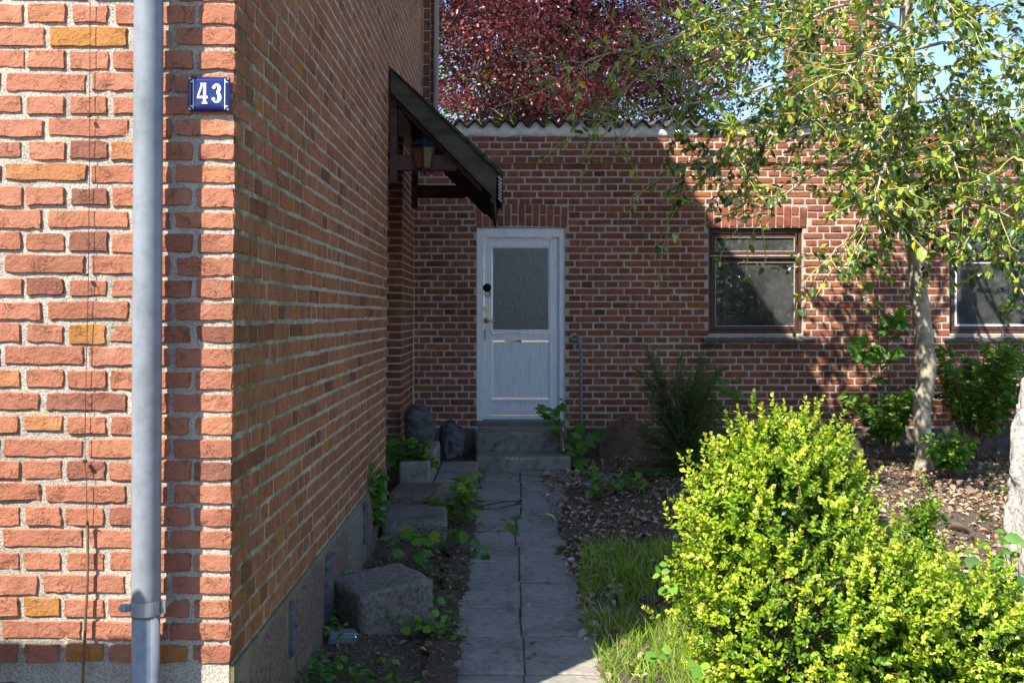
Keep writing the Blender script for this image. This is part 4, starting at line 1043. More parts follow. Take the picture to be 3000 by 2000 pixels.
# ------------------------------------------------------------------ box bush
def sprig_templates(r, k=14):
    out_ = []
    for _ in range(k):
        P_, D_, U_, S_, F_ = [], [], [], [], []; L = r.uniform(.055, .10); m = int(L / .0115); a0 = r.rand() * 3.14; bend = r.randn(2) * .012
        for j in range(m):
            f = (j + .5) / m; pp = np.array([bend[0] * f * f, L * (f - .5), bend[1] * f * f])
            for sg_ in (-1, 1):
                an = a0 + j * 1.57; ax = np.array([math.cos(an), 0, math.sin(an)]) * sg_
                P_.append(pp); D_.append(nrmz(ax * (1 - .4 * f) + np.array([0, .5 + .8 * f, 0]) + r.randn(3) * .16)); U_.append(np.array([0, .8, .5]) + r.randn(3) * .2); S_.append(r.uniform(.019, .026) * (1.08 - .40 * f)); F_.append(f)
        for j in range(3): P_.append(np.array([bend[0], L * .5, bend[1]])); D_.append(nrmz(np.array([0, 1, 0]) + r.randn(3) * .35)); U_.append(r.randn(3)); S_.append(.012); F_.append(1.0)
        out_.append(tuple(map(np.array, (P_, D_, U_, S_, F_))))
    return out_
def box_bush(thing, ells, nspr, seed, n_single, ton=(0, 1), lim=None):
    r = np.random.RandomState(seed); tps = sprig_templates(r); stems = MB()
    areas = np.array([e[1][0] * e[1][2] + e[1][1] * e[1][2] + e[1][0] * e[1][1] for e in ells]); cnt = (nspr * areas / areas.sum()).astype(int)
    pp, nn_ = [], []
    for ei, ((c, rad), m) in enumerate(zip(ells, cnt)):
        c = np.array(c); rad = np.array(rad); q = rdir(r, m)
        lump = 1 + .20 * fbm(q * 2.8 + c * 5, 3) + .06 * vnoise(q * 9 + c); p = c + q * rad * lump[:, None]; ok = p[:, 2] > -.06
        for ej, (c2, r2) in enumerate(ells):
            if ej != ei: ok &= np.sum(((p - np.array(c2)) / np.array(r2)) ** 2, 1) > .70
        pp.append(p[ok]); nn_.append(nrmz(q / rad)[ok])
    p = np.vstack(pp); nv = np.vstack(nn_); n = len(p); depth = r.rand(n) ** 1.5 * .14
    d = nrmz(nv * .75 + np.array([0, 0, .5]) + r.randn(n, 3) * .38); scl = r.uniform(.72, 1.32, n); lng = (r.rand(n) < .3) & (depth < .03); depth[lng] = -r.uniform(.01, .075, lng.sum()); d[lng] = nrmz(d[lng] + [0, 0, .5])
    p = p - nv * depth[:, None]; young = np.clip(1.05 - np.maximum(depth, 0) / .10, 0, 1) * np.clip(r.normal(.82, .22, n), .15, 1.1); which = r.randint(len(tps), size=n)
    Rm = frames(d, nv * .4 + r.randn(n, 3)); Pos, Dir, Up, Sc, To, Out = [], [], [], [], [], []
    for k, (P_, D_, U_, S_, F_) in enumerate(tps):
        i = np.where(which == k)[0]
        if not len(i): continue
        Pos.append((np.einsum('nij,kj->nki', Rm[i], P_) * scl[i][:, None, None] + p[i][:, None]).reshape(-1, 3)); Dir.append(np.einsum('nij,kj->nki', Rm[i], D_).reshape(-1, 3))
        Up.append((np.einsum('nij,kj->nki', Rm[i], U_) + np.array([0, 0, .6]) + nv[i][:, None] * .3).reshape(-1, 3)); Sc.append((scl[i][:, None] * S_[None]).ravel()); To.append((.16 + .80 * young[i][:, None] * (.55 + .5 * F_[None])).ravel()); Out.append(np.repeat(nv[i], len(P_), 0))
    Pos, Dir, Up, Sc, To, Out = (np.concatenate(q) for q in (Pos, Dir, Up, Sc, To, Out))
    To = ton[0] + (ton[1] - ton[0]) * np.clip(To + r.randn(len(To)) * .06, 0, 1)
    for i in np.where(r.rand(n) < .05)[0]:
        stems.tube([p[i] - d[i] * .12, p[i] + d[i] * .03], [.002, .0012], 4)
    Rm = frames(Dir, Up)
    view = nrmz(CAMP - Pos); score = (Out * view).sum(1) * .6 + Sc * 25 - .35 * np.linalg.norm(Pos - CAMP, axis=1) + (Rm[:, :, 2] * view).sum(1) * .3
    px = CX + F * Pos[:, 0] / Pos[:, 1]; py = CY - F * (Pos[:, 2] - E) / Pos[:, 1]; score = score - 5 * ((px > 2980) | (py > 1980))
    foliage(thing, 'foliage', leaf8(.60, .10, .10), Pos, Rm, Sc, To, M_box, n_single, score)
    return stems
EB = [((.99, 3.78, .52), (.32, .32, .38)), ((1.00, 3.82, .77), (.215, .2, .20)), ((.84, 3.72, .56), (.165, .18, .23)), ((1.17, 3.86, .66), (.18, .18, .25)), ((1.06, 3.62, .26), (.42, .28, .30)), ((1.50, 3.70, .24), (.40, .26, .25)), ((1.72, 3.60, .08), (.28, .24, .19)), ((1.32, 3.66, .38), (.22, .22, .20)), ((.97, 3.8, .91), (.07, .07, .11)), ((1.10, 3.84, .88), (.09, .09, .12)), ((.86, 3.8, .82), (.08, .08, .12)), ((1.20, 3.86, .86), (.06, .06, .1))]
bush = empty('box_bush', (.95, 3.78, -.06)); tag(bush, 'bright yellow green box bush in full sun in the foreground', 'bush')
st = box_bush(bush, EB, 8200, 31, 300)
r = np.random.RandomState(4)
for k in range(14):
    a = np.array([.95 + r.randn() * .05, 3.78 + r.randn() * .05, -.08]); e = EB[k % 8]; b = np.array(e[0]) + rdir(r, 1)[0] * np.array(e[1]) * .45
    st.tube(smoothpath([a, (a + b) / 2 + [0, 0, .05] + r.randn(3) * .04, b], 7), np.linspace(.009, .003, 7), 5)
st.V = [v - np.array([.95, 3.78, -.06]) for v in st.V]; st.build('stems', M_stem, bush)
b2 = empty('box_sapling', (1.70, 4.30, -.05)); tag(b2, 'small dark glossy box sapling behind the bright bush', 'bush')
st = box_bush(b2, [((1.70, 4.3, .42), (.09, .1, .15)), ((1.62, 4.25, .25), (.12, .1, .16)), ((1.84, 4.3, .22), (.14, .1, .10)), ((1.75, 4.32, .55), (.05, .05, .07))], 700, 32, 40, (0, .6))
st.tube([(1.70, 4.3, -.08), (1.69, 4.3, .25), (1.71, 4.3, .5)], [.008, .006, .003], 5)
st.V = [v - np.array([1.70, 4.30, -.05]) for v in st.V]; st.build('stems', M_stem, b2)

# ------------------------------------------------------------------ holly tree
tr = empty('holly_tree', tuple(P(2712, 1400, 8.9) * [1, 1, 0])); tag(tr, 'glossy leaved holly tree with grey trunk and yellow leaves at the right', 'tree')
TB = np.array(tr.location)
tpx = [(2712, 1440), (2708, 1395), (2706, 1300), (2700, 1200), (2714, 1100), (2712, 1040), (2702, 960), (2690, 850), (2684, 760), (2676, 650), (2668, 540), (2664, 420), (2668, 300), (2664, 200), (2655, 90), (2650, -50), (2640, -250), (2620, -520), (2600, -850)]
tp_ = np.array([P(x, y, 8.9) for x, y in tpx]); path_t = smoothpath(tp_, 90)
rad = np.interp(path_t[:, 2], [0, .15, 1.3, 2.4, 4, 6.5], [.088, .072, .078, .062, .05, .02])
Vt, Ft = tubegeo(path_t, rad, 20)
nrm_ = nrmz(Vt - np.repeat(path_t, 20, 0)); Vt = Vt + nrm_ * (.006 * fbm(Vt * [9, 9, 3], 3) + .010 * np.maximum(0, vnoise(Vt * [11, 11, 5] + 3) - .35))[:, None]
link('trunk', mesh('trunk', Vt - TB, Ft, M_bark, .5, True), tr)
r = np.random.RandomState(12)
g = MB()
for (x, y, dx) in ((2672, 900, -1), (2668, 970, -1), (2734, 945, 1), (2736, 1152, 1), (2730, 1012, 1)):
    a = P(x, y, 8.86); g.tube([a, a + [dx * .035, -.02, .004], a + [dx * .07, -.03, .015]], [.012, .006, .004], 6)
g.V = [v - TB for v in g.V]; tag(g.build('branch_stubs', M_bark, tr), kind='stuff')
mains = [
 [(2660, 395, 8.9), (2560, 350, 8.6), (2440, 362, 8.2), (2300, 400, 7.9), (2150, 440, 7.7), (2010, 500, 7.6)],
 [(2668, 260, 8.9), (2500, 215, 8.6), (2330, 232, 8.3), (2150, 285, 8.1), (1950, 320, 8.0), (1730, 380, 7.9)],
 [(2655, 90, 8.9), (2500, 30, 8.7), (2350, 15, 8.5), (2150, 40, 8.3), (1950, 90, 8.2), (1740, 150, 8.1), (1600, 235, 8.0)],
 [(2655, 120, 8.9), (2400, 105, 8.6), (2200, 93, 8.4), (2000, 150, 8.3), (1850, 240, 8.2), (1760, 330, 8.2)],
 [(2650, 10, 8.9), (2450, -10, 8.3), (2250, 20, 8.0), (2060, 60, 7.8), (1930, 110, 7.7)],
 [(2662, 440, 8.85), (2560, 430, 8.2), (2420, 490, 7.6), (2300, 560, 7.2), (2190, 640, 7.0)],
 [(2662, 330, 8.9), (2500, 370, 8.4), (2350, 410, 8.0), (2180, 440, 7.9), (2060, 480, 7.8)],
 [(2690, 385, 8.85), (2800, 345, 8.5), (2950, 350, 8.1), (3100, 400, 7.9)],
 [(2690, 240, 8.9), (2800, 195, 8.8), (2990, 150, 8.6), (3150, 150, 8.5)],
 [(2680, 110, 8.9), (2850, 40, 8.9), (3050, -20, 8.8)],
 [(2680, 530, 8.8), (2800, 470, 8.0), (2900, 450, 7.2), (3000, 500, 6.8), (3080, 560, 6.6)],
 [(2675, 640, 8.8), (2760, 590, 8.0), (2860, 620, 7.4), (2930, 700, 7.0), (2965, 760, 6.9)],
 [(2668, 490, 8.8), (2640, 430, 8.0), (2610, 450, 7.2), (2570, 520, 6.9), (2540, 600, 6.8)],
 [(2672, 600, 8.8), (2610, 600, 8.0), (2520, 660, 7.7), (2450, 730, 7.5), (2400, 790, 7.4)],
 [(2665, 260, 8.9), (2620, 150, 7.9), (2560, 130, 7.1), (2480, 190, 6.7)],
 [(2655, 60, 8.9), (2700, -70, 7.9), (2750, -50, 7.2), (2800, 40, 6.8)],
 [(2688, 300, 8.9), (2760, 290, 8.0), (2850, 300, 7.3), (2960, 330, 6.9)],
 [(2668, 200, 8.9), (2560, 250, 8.2), (2420, 290, 7.6), (2290, 330, 7.3), (2170, 390, 7.2)],
 [(2655, 20, 8.9), (2480, 20, 8.0), (2300, 90, 7.4), (2150, 170, 7.1)],
 [(2660, 150, 8.9), (2800, 120, 8.0), (2950, 170, 7.3), (3060, 240, 7.1)],
 [(2670, 560, 8.85), (2650, 520, 8.2), (2600, 560, 7.6), (2560, 640, 7.3)],
 [(2672, 440, 8.85), (2720, 420, 8.0), (2780, 430, 7.4), (2820, 500, 7.1)],
 [(2672, 640, 8.85), (2700, 610, 8.2), (2740, 640, 7.7), (2770, 700, 7.5)],
 [(2668, 360, 8.85), (2640, 330, 8.1), (2590, 350, 7.5), (2530, 430, 7.2)],
 [(2672, 560, 8.85), (2720, 540, 8.1), (2800, 560, 7.3), (2900, 590, 6.9), (3000, 640, 6.8)],
]
mp_ = [np.array([P(*q) for q in m]) for m in mains]
for k in range(7):       # crown above the frame
    z = r.uniform(4.0, 6.3); i = np.argmin(np.abs(path_t[:, 2] - z)); a = path_t[i]; az = r.uniform(-1.2, 1.4); L = r.uniform(1.0, 2.0) * (1 - (z - 4) / 5)
    d = np.array([math.cos(az), math.sin(az), 0]); 
    if a[1] + d[1] * L > 9.8 and z < 3.6: continue
    mp_.append(np.array([a, a + d * L * .35 + [0, 0, .15], a + d * L * .7 + [0, 0, .12], a + d * L + [0, 0, -.15]]))
HP, HD, HU, HS, HT = [], [], [], [], []; FP = []
twigs = MB()
def leafy_twig(p0, d, L, r, step=.027, up=None, droop=.35):
    n = 7; p = [p0]; dd = d.copy()
    for k in range(n): dd = nrmz(dd + np.array([0, 0, -droop / n]) + r.randn(3) * .12); p.append(p[-1] + dd * L / n)
    p = np.array(p); twigs.tube(p, np.linspace(.0045, .0022, len(p)), 4, cap=False)
    m = int(L / step)
    for k in range(2, m):
        f = k / m; i = min(int(f * n), n - 1); q = p[i] + (p[i + 1] - p[i]) * (f * n - i); t = nrmz(p[i + 1] - p[i])
        lat = nrmz(np.cross(t, r.randn(3))); ld = nrmz(lat * .9 + t * .55 + np.array([0, 0, -.15]))
        HP.append(q); HD.append(ld); HU.append(np.array([0, 0, 1]) + r.randn(3) * .45 + lat * .2); HS.append(r.uniform(.055, .085))
        x = r.rand(); HT.append(r.uniform(.93, 1) if x < .05 else r.uniform(.78, .9) if x < .30 else r.uniform(0, .74))
    t = nrmz(p[-1] - p[-2])
    for k in range(5):
        ld = nrmz(t + r.randn(3) * .55); HP.append(p[-1]); HD.append(ld); HU.append(np.array([0, 0, 1]) + r.randn(3) * .5); HS.append(r.uniform(.04, .06)); HT.append(r.uniform(.6, .9))
    for k in range(2):
        if r.rand() < .5: FP.append(p[r.randint(3, n)])
for mi, m in enumerate(mp_):
    n = 28; p = smoothpath(m, n); L = np.linalg.norm(np.diff(p, axis=0), axis=1).sum()
    p[3:] += np.cumsum(r.randn(n - 3, 3) * .008, 0)
    V, Fc = tubegeo(p, np.linspace(.021 if mi < 3 else .016, .004, n), 7)
    link('branch', mesh('branch', V - TB, Fc, M_bark, .5, True), tr)
    nt_ = int(L / (.13 if mi in (0, 5, 6, 13) else .09 if mi == 11 else .072))
    for k in range(nt_):
        f = .16 + .84 * (k + r.rand()) / nt_; i = min(int(f * (n - 1)), n - 2); q = p[i] + (p[i + 1] - p[i]) * (f * (n - 1) - i); t = nrmz(p[i + 1] - p[i])
        lat = nrmz(np.cross(t, r.randn(3))); d = nrmz(t * .55 + lat * .75 + np.array([0, 0, .05]))
        leafy_twig(q, d, r.uniform(.25, .55), r, droop=r.uniform(-.4, .4))
    leafy_twig(p[-1], nrmz(p[-1] - p[-2]), .5, r)
for (a, b, L) in (((2180, 600, 7.1), (2090, 720, 7.0), .62), ((2215, 600, 7.1), (2225, 740, 7.0), .5), ((2010, 540, 7.6), (1960, 680, 7.6), .55), ((1965, 660, 7.6), (1905, 780, 7.6), .45), ((2400, 790, 7.4), (2370, 870, 7.4), .3), ((2260, 560, 7.2), (2270, 650, 7.1), .3),
                  ((2950, 740, 6.9), (2985, 860, 6.9), .35), ((2540, 610, 6.8), (2500, 720, 6.8), .35), ((2620, 640, 7.9), (2600, 760, 7.9), .35)):
    A, B = P(*a), P(*b); leafy_twig(A, nrmz(B - A), L, r, .03, droop=.15)
HP, HD, HU, HS, HT = map(np.array, (HP, HD, HU, HS, HT))
ok = (HP[:, 1] < 9.97) | (HP[:, 2] > 3.4)
hx = CX + F * HP[:, 0] / HP[:, 1]; hy = CY - F * (HP[:, 2] - E) / HP[:, 1]
ok &= (HP[:, 1] < 8.85) | (HP[:, 0] > 2.75)
ok &= (hx > 1960) | (r.rand(len(HP)) < .4)
ok &= (HP[:, 2] > 2.05) | (HP[:, 0] > 2.6) | (r.rand(len(HP)) < .3)
HP, HD, HU, HS, HT, hx, hy = (q[ok] for q in (HP, HD, HU, HS, HT, hx, hy))
vis = (hx < 2990) & (hx > 1200) & (hy > 10)
foliage(tr, 'crown', leaf8(.5, .09, .22), HP, frames(HD, HU), HS, HT, M_holly, 300, HS / np.linalg.norm(HP - CAMP, axis=1) * 1000 + 50 * vis)
twigs.V = [v - TB for v in twigs.V]; twigs.build('twigs', M_twig, tr)
FP = np.array(FP); fp = np.repeat(FP, 7, 0) + r.randn(len(FP) * 7, 3) * .013
V, Fc = inst(leaf4(.9, .2), fp - TB, frames(rdir(r, len(fp)), rdir(r, len(fp))), r.uniform(.011, .018, len(fp)))
tag(link('blossom', mesh('blossom', V, Fc, M_flower, r.uniform(.6, 1, len(V))), tr), kind='stuff')

# ------------------------------------------------------------------ trees behind the roof
def far_tree(name, label, ctr, rad, ncl, per, lsz, mat, seed, trunk_r, tlo=0, thi=1, clr=.42):
    r = np.random.RandomState(seed); c = np.array(ctr); rad = np.array(rad)
    t = empty(name, (c[0], c[1], 0)); tag(t, label, 'tree'); base = np.array([c[0], c[1], 0])
    tk = MB(); tpth = smoothpath([(c[0], c[1], -.1), (c[0] + .1, c[1], c[2] * .4), (c[0] - .15, c[1] + .1, c[2]), (c[0], c[1], c[2] + rad[2] * .8)], 16)
    tk.tube(tpth, np.linspace(trunk_r, trunk_r * .15, 16), 10); cl = []
    q = rdir(r, ncl); rr_ = r.rand(ncl) ** .42; cl = c + q * rad * rr_[:, None] * (1 + .22 * fbm(q * 2.3 + seed, 3))[:, None]
    for k in range(46):
        e = cl[r.randint(ncl)]; i = r.randint(4, 13); s = tpth[i]; tk.tube(smoothpath([s, s + (e - s) * .5 + [0, 0, .25], e], 8), np.linspace(trunk_r * .3, .012, 8), 5)
    tk.V = [v - base for v in tk.V]; tk.build('trunk', M_dbark, t, True)
    n = ncl * per; cc = np.repeat(cl, per, 0); o = r.randn(n, 3) * np.array([clr, clr, clr * .5]) * np.repeat(r.uniform(.6, 1.3, ncl), per)[:, None]; pos = cc + o
    d = nrmz(o * .7 + r.randn(n, 3) * .4 + [0, 0, -.2]); up = np.array([0, 0, 1]) + r.randn(n, 3) * .6
    ct = np.repeat(r.rand(ncl), per); tone = np.clip(tlo + (thi - tlo) * (.6 * ct + .4 * r.rand(n)), 0, 1)
    foliage(t, 'crown', leaf4(.62, .12), pos, frames(d, up), r.uniform(.7, 1.15, n) * lsz, tone, mat)
far_tree('copper_beech', 'dark red copper beech rising behind the corrugated roof', (1.2, 21, 8.4), (4.3, 4.4, 5.6), 760, 270, .082, M_beech, 41, .28, 0, .88, .40)
far_tree('green_tree', 'pale green tree showing behind the lower edge of the copper beech', (.2, 29, 6.8), (4.5, 3, 3.6), 240, 50, .15, M_green, 43, .25, .4, 1, .5)
for i, (x, y, s) in enumerate(((-10, -15, 2.0), (-4, -17, 2.3), (2.5, -16, 2.0), (9, -17, 2.4), (15, -15, 2.1))):
    far_tree('garden_tree', ['round green tree at the far left end of the row behind the camera', 'second green tree of the row behind the camera', 'middle green tree of the row behind the camera', 'fourth green tree of the row behind the camera', 'round green tree at the far right end of the row behind the camera'][i], (x, y, s * .75), (s * 1.7, s * .8, s * .9), 130, 30, .3, M_green, 50 + i, .2, 0, .6, .6)

# ------------------------------------------------------------------ yew
yw = empty('yew_bush', tuple(P(2040, 1400, 8.75) * [1, 1, 0])); tag(yw, 'dark green yew bush in shade in front of the brick wall', 'bush')
YBs = np.array(yw.location); r = np.random.RandomState(61); NP_, ND, NU, NS, NT = [], [], [], [], []; g = MB()
for k in range(95):
    az = r.rand() * 6.28; h = r.uniform(.1, 1.0); sp = (1.05 - h * .45) * r.uniform(.28, .60); lean = -.14 * h
    a = YBs + [0, 0, .02]; m = YBs + np.array([lean + math.cos(az) * sp * .35, math.sin(az) * sp * .3, h * .6]); e = YBs + np.array([lean + math.cos(az) * sp, math.sin(az) * sp * .8, h + r.uniform(-.02, .1)])
    if h < .35: e[2] = h * .7; 
    p = smoothpath([a, m, e], 12); g.tube(p, np.linspace(.008, .0022, 12), 5)
    for i in range(3, 12):
        t = nrmz(p[i] - p[i - 1])
        for s_i in range(3):
            lat = nrmz(np.cross(t, [0, 0, 1]) * r.choice([-1, 1]) + r.randn(3) * .4 + t * .6); m_ = r.randint(10, 20); j = np.arange(m_); f = j / m_
            side = nrmz(np.cross(lat, [0, 0, 1])); q = p[i] + lat * (j * .0085)[:, None] - np.array([0, 0, .02]) * (f * f)[:, None]
            for sg_ in (-1, 1):
                NP_.append(q); ND.append(nrmz(side * sg_ + lat * .55 + r.randn(m_, 3) * .12)); NU.append(np.array([0, 0, 1]) + r.randn(m_, 3) * .3); NS.append(r.uniform(.026, .038, m_) * (1 - .4 * f)); NT.append(np.where((f > .85) & (r.rand(m_) < .5), .98, r.uniform(.1, .8, m_)))
g.V = [v - YBs for v in g.V]; g.build('stems', M_stem, yw)
foliage(yw, 'needles', leaf4(.22, .02), np.vstack(NP_), frames(np.vstack(ND), np.vstack(NU)), np.concatenate(NS), np.concatenate(NT), M_yew)

# ------------------------------------------------------------------ shrubs, saplings, climbers and weeds
OVAL = leaf8(.68, .08, .18); ROUND = leaf8(.85, .06, .12, 1.0); LONG = leaf8(.46, .10, .25, .85); MAPLE = lobed(5); TRIL = lobed(3, .35)
def plant(name, label, cat, base, stems, leaf, n, size, mat, seed, tone=(0, 1), spread=.04, singles=True, up=(0, 0, 1), group=None, flowers=None, srad=.003, jit=.5, lo=.25):
    """stems: list of polylines; n leaves spread along their upper parts"""
    r = np.random.RandomState(seed); t = empty(name, tuple(base)); tag(t, label, cat, group); b = np.array(base, float); g = MB(); paths = []
    for s in stems:
        p = smoothpath(s, 14); paths.append(p); g.tube(p, np.linspace(srad, srad * .4, 14), 5)
    pos, d, u, sz, to = [], [], [], [], []
    for k in range(n):
        p = paths[r.randint(len(paths))] if k >= len(paths) else paths[k]; f = lo + (1 - lo) * r.rand() if k >= len(paths) else 1.0
        i = min(int(f * 13), 12); q = p[i] + (p[i + 1] - p[i]) * min(1, f * 13 - i); tt = nrmz(p[i + 1] - p[i])
        ld = nrmz(np.cross(tt, r.randn(3)) * 1.0 + tt * .3 + np.array([0, -.15, 0])); st_ = q + ld * spread * r.uniform(.5, 1.2)
        if spread > .012: g.tube([q, st_], [srad * .4, srad * .3], 3, cap=False)
        pos.append(st_); d.append(nrmz(ld * [1, 1, .4] + np.array([0, 0, -.15]))); u.append(np.array(up) + r.randn(3) * jit); sz.append(size * r.uniform(.65, 1.15)); to.append(r.uniform(*tone))
    g.V = [v - b for v in g.V]; so_ = g.build('stems' if len(stems) > 1 else 'stem', M_stem, t)
    if len(stems) > 1: tag(so_, kind='stuff')
    foliage(t, 'foliage', leaf, np.array(pos), frames(np.array(d), np.array(u)), np.array(sz), np.array(to), mat, n if singles else 0, None, False)
    if flowers:
        for fp_ in flowers:
            c = np.array(fp_); V, Fc = inst(ROUND, np.repeat([c - b], 5, 0), frames(np.array([(math.cos(a), math.sin(a), .25) for a in np.arange(5) * 1.2566]), np.tile([0, 0, 1.0], (5, 1))), np.full(5, .011)); link('flower', mesh('flower', V, Fc, M_flower, .2), t)
    return t
def tuft(c, n, h, spread, r, lean=(0, 0)):
    c = np.array(c, float); out_ = []
    for k in range(n):
        a = r.rand() * 6.28; s = spread * r.uniform(.3, 1); hh = h * r.uniform(.6, 1.1); e = c + [math.cos(a) * s + lean[0], math.sin(a) * s * .8 + lean[1], hh]
        out_.append([c + r.randn(3) * [.01, .01, 0], c + (e - c) * .5 + [0, 0, hh * .18], e])
    return out_
r = np.random.RandomState(71)
G = lambda x, y, Y: P(x, y, Y) * [1, 1, 0] + [0, 0, float(groundz(P(x, y, Y)[0], Y))]
# climber on the wall right of the first window
c0 = P(2580, 1300, 9.75)
plant('climbing_maple', 'lobed leaf climber growing up the brick wall between the two windows', 'climber', G(2580, 1330, 9.75), [[P(2588, 1340, 9.75), P(2585, 1150, 9.8), P(2572, 960, 9.8), P(2570, 800, 9.75), P(2556, 690, 9.65)], [P(2600, 1340, 9.75), P(2606, 1150, 9.8), P(2600, 1000, 9.8), P(2610, 930, 9.7)], [P(2575, 980, 9.8), P(2545, 1010, 9.7), P(2530, 1030, 9.6)], [P(2572, 900, 9.8), P(2600, 930, 9.7), P(2620, 940, 9.6)], [P(2570, 820, 9.75), P(2540, 780, 9.6), P(2525, 760, 9.5)]], MAPLE, 95, .12, M_green, 1, (.35, .95), .05, True, (0, -.9, .7), srad=.006, lo=.35)
# shrub right of the trunk
plant('snowberry_shrub', 'tall thin stemmed shrub with small rounded leaves behind the standing stone', 'shrub', G(2850, 1340, 9.3), tuft(P(2840, 1345, 9.3), 40, 1.0, .75, r, (.12, -.1)) + [[P(2860, 1330, 9.2), P(2900, 1150, 9.1), P(2940, 950, 9.0), P(2950, 880, 8.9)], [P(2880, 1330, 9.1), P(2930, 1200, 9.0), P(3010, 1100, 8.9)]], ROUND, 2600, .06, M_green, 2, (.4, 1), .025, False, srad=.005)
plant('snowberry_shrub', 'low leafy shrub against the wall just left of the grey trunk', 'shrub', G(2610, 1330, 9.5), tuft(P(2600, 1330, 9.5), 26, .55, .48, r), ROUND, 1300, .06, M_green, 3, (.4, 1), .025, False, srad=.004)
plant('elm_seedling', 'small bright green bushy seedling at the foot of the grey trunk', 'shrub', G(2785, 1412, 8.55), tuft(P(2785, 1412, 8.55), 20, .36, .25, r), OVAL, 420, .075, M_green, 4, (.6, 1), .02, False, srad=.003)
plant('leafy_shoot', 'thin leafy shoot rising through the yew top', 'weed', G(2110, 1390, 8.9), [[P(2110, 1390, 8.9), P(2112, 1250, 8.9), P(2118, 1160, 8.85), P(2150, 1110, 8.8)], [P(2112, 1260, 8.9), P(2130, 1180, 8.85), P(2170, 1130, 8.8)]], MAPLE, 16, .11, M_green, 5, (.5, .95), .04, True, (0, -.5, .9))
# left side of the path
plant('celandine', 'leafy celandine with yellow flowers growing on the concrete landing edge', 'weed', G(1220, 1420, 7.9), tuft(P(1200, 1415, 7.75) * [1, 1, 0] + [0, 0, .05], 24, .36, .22, r, (.02, 0)), TRIL, 260, .075, M_green, 6, (.35, .85), .03, False, flowers=[P(1174, 1262, 7.7), P(1256, 1270, 7.75), P(1239, 1288, 7.75), P(1212, 1301, 7.7), P(1239, 1309, 7.7)])
for (x, y, xl, a) in ((1174, 1262, 1185, 0), (1256, 1270, 1240, 0)): pass
plant('wall_nettle', 'dense nettle like weeds against the house wall beside the granite blocks', 'weed', G(1080, 1560, 6.2), tuft(G(1085, 1560, 6.1), 16, .45, .16, r) + tuft(G(1075, 1530, 6.6), 12, .42, .14, r), OVAL, 300, .072, M_green, 7, (.3, .85), .02, False)
plant('maple_seedling', 'yellow green maple seedling between the two nearest granite blocks', 'weed', G(1190, 1640, 5.75), tuft(G(1195, 1640, 5.75), 7, .20, .14, r), MAPLE, 16, .085, M_green, 8, (.6, 1), .03, True, (0, -.5, .9))
plant('maple_seedling', 'maple seedling with broad leaves over the slab step edge', 'weed', G(1370, 1455, 7.7), tuft(G(1365, 1455, 7.65), 6, .26, .10, r, (.02, -.05)), MAPLE, 14, .10, M_green, 9, (.6, 1), .03, True, (0, -.5, .9))
plant('bramble', 'leafy bramble patch between granite blocks and path', 'weed', G(1330, 1530, 6.9), tuft(G(1325, 1530, 6.9), 12, .22, .2, r), OVAL, 120, .065, M_green, 10, (.3, .8), .025, True)
plant('elm_shoot', 'low shoot of ribbed leaves reaching out over the paving', 'weed', G(1310, 1610, 6.3), [[G(1300, 1610, 6.3), P(1350, 1590, 6.2), P(1420, 1555, 6.1), P(1500, 1520, 6.05)], [P(1390, 1565, 6.15), P(1400, 1600, 6.1), P(1412, 1630, 6.05)], [G(1295, 1610, 6.3), P(1320, 1560, 6.2), P(1360, 1550, 6.1)]], OVAL, 22, .085, M_green, 11, (.25, .6), .012, True, srad=.0025, jit=.3)
plant('ground_elder', 'low three lobed weeds at the path side of the nearest granite block', 'weed', G(1230, 1800, 4.75), tuft(G(1240, 1820, 4.65), 18, .12, .16, r, (.02, 0)) + tuft(G(1215, 1760, 4.9), 8, .14, .1, r), TRIL, 80, .042, M_green, 12, (.45, .95), .02, True, srad=.0015)
plant('wall_weeds', 'clump of fresh green weeds between the nearest granite block and the house wall', 'weed', G(960, 1800, 4.9), tuft(G(965, 1800, 4.9), 12, .2, .12, r), TRIL, 60, .05, M_green, 30, (.4, .9), .02, True)
plant('ground_elder', 'small weed seedlings in the foreground soil by the house plinth', 'weed', G(1000, 1900, 4.4), tuft(G(985, 1890, 4.45), 8, .09, .1, r) + tuft(G(860, 1960, 4.2), 6, .1, .06, r) + tuft(G(1120, 1960, 4.2), 5, .05, .1, r), TRIL, 34, .034, M_green, 13, (.45, .95), .015, True, srad=.0015)
plant('maple_sapling', 'maple sapling growing between the concrete steps and the handrail', 'sapling', G(1660, 1375, 9.5), [[P(1660, 1375, 9.5), P(1655, 1280, 9.5), P(1650, 1180, 9.45)], [P(1660, 1375, 9.5), P(1690, 1300, 9.45), P(1720, 1260, 9.4)], [P(1660, 1330, 9.5), P(1640, 1240, 9.45), P(1615, 1200, 9.4)], [P(1665, 1370, 9.5), P(1680, 1340, 9.4), P(1690, 1330, 9.35)]], MAPLE, 40, .125, M_green, 14, (.3, .8), .05, True, (0, -.8, .75), srad=.006)
plant('dandelion', 'broad leaved weeds at the far edge of the leaf litter by the path', 'weed', G(1800, 1440, 8.1), tuft(G(1800, 1440, 8.1), 16, .14, .32, r) + tuft(G(1770, 1455, 7.9), 8, .12, .15, r) + tuft(G(1850, 1440, 8.0), 8, .12, .15, r), OVAL, 90, .07, M_green, 15, (.3, .85), .015, True)
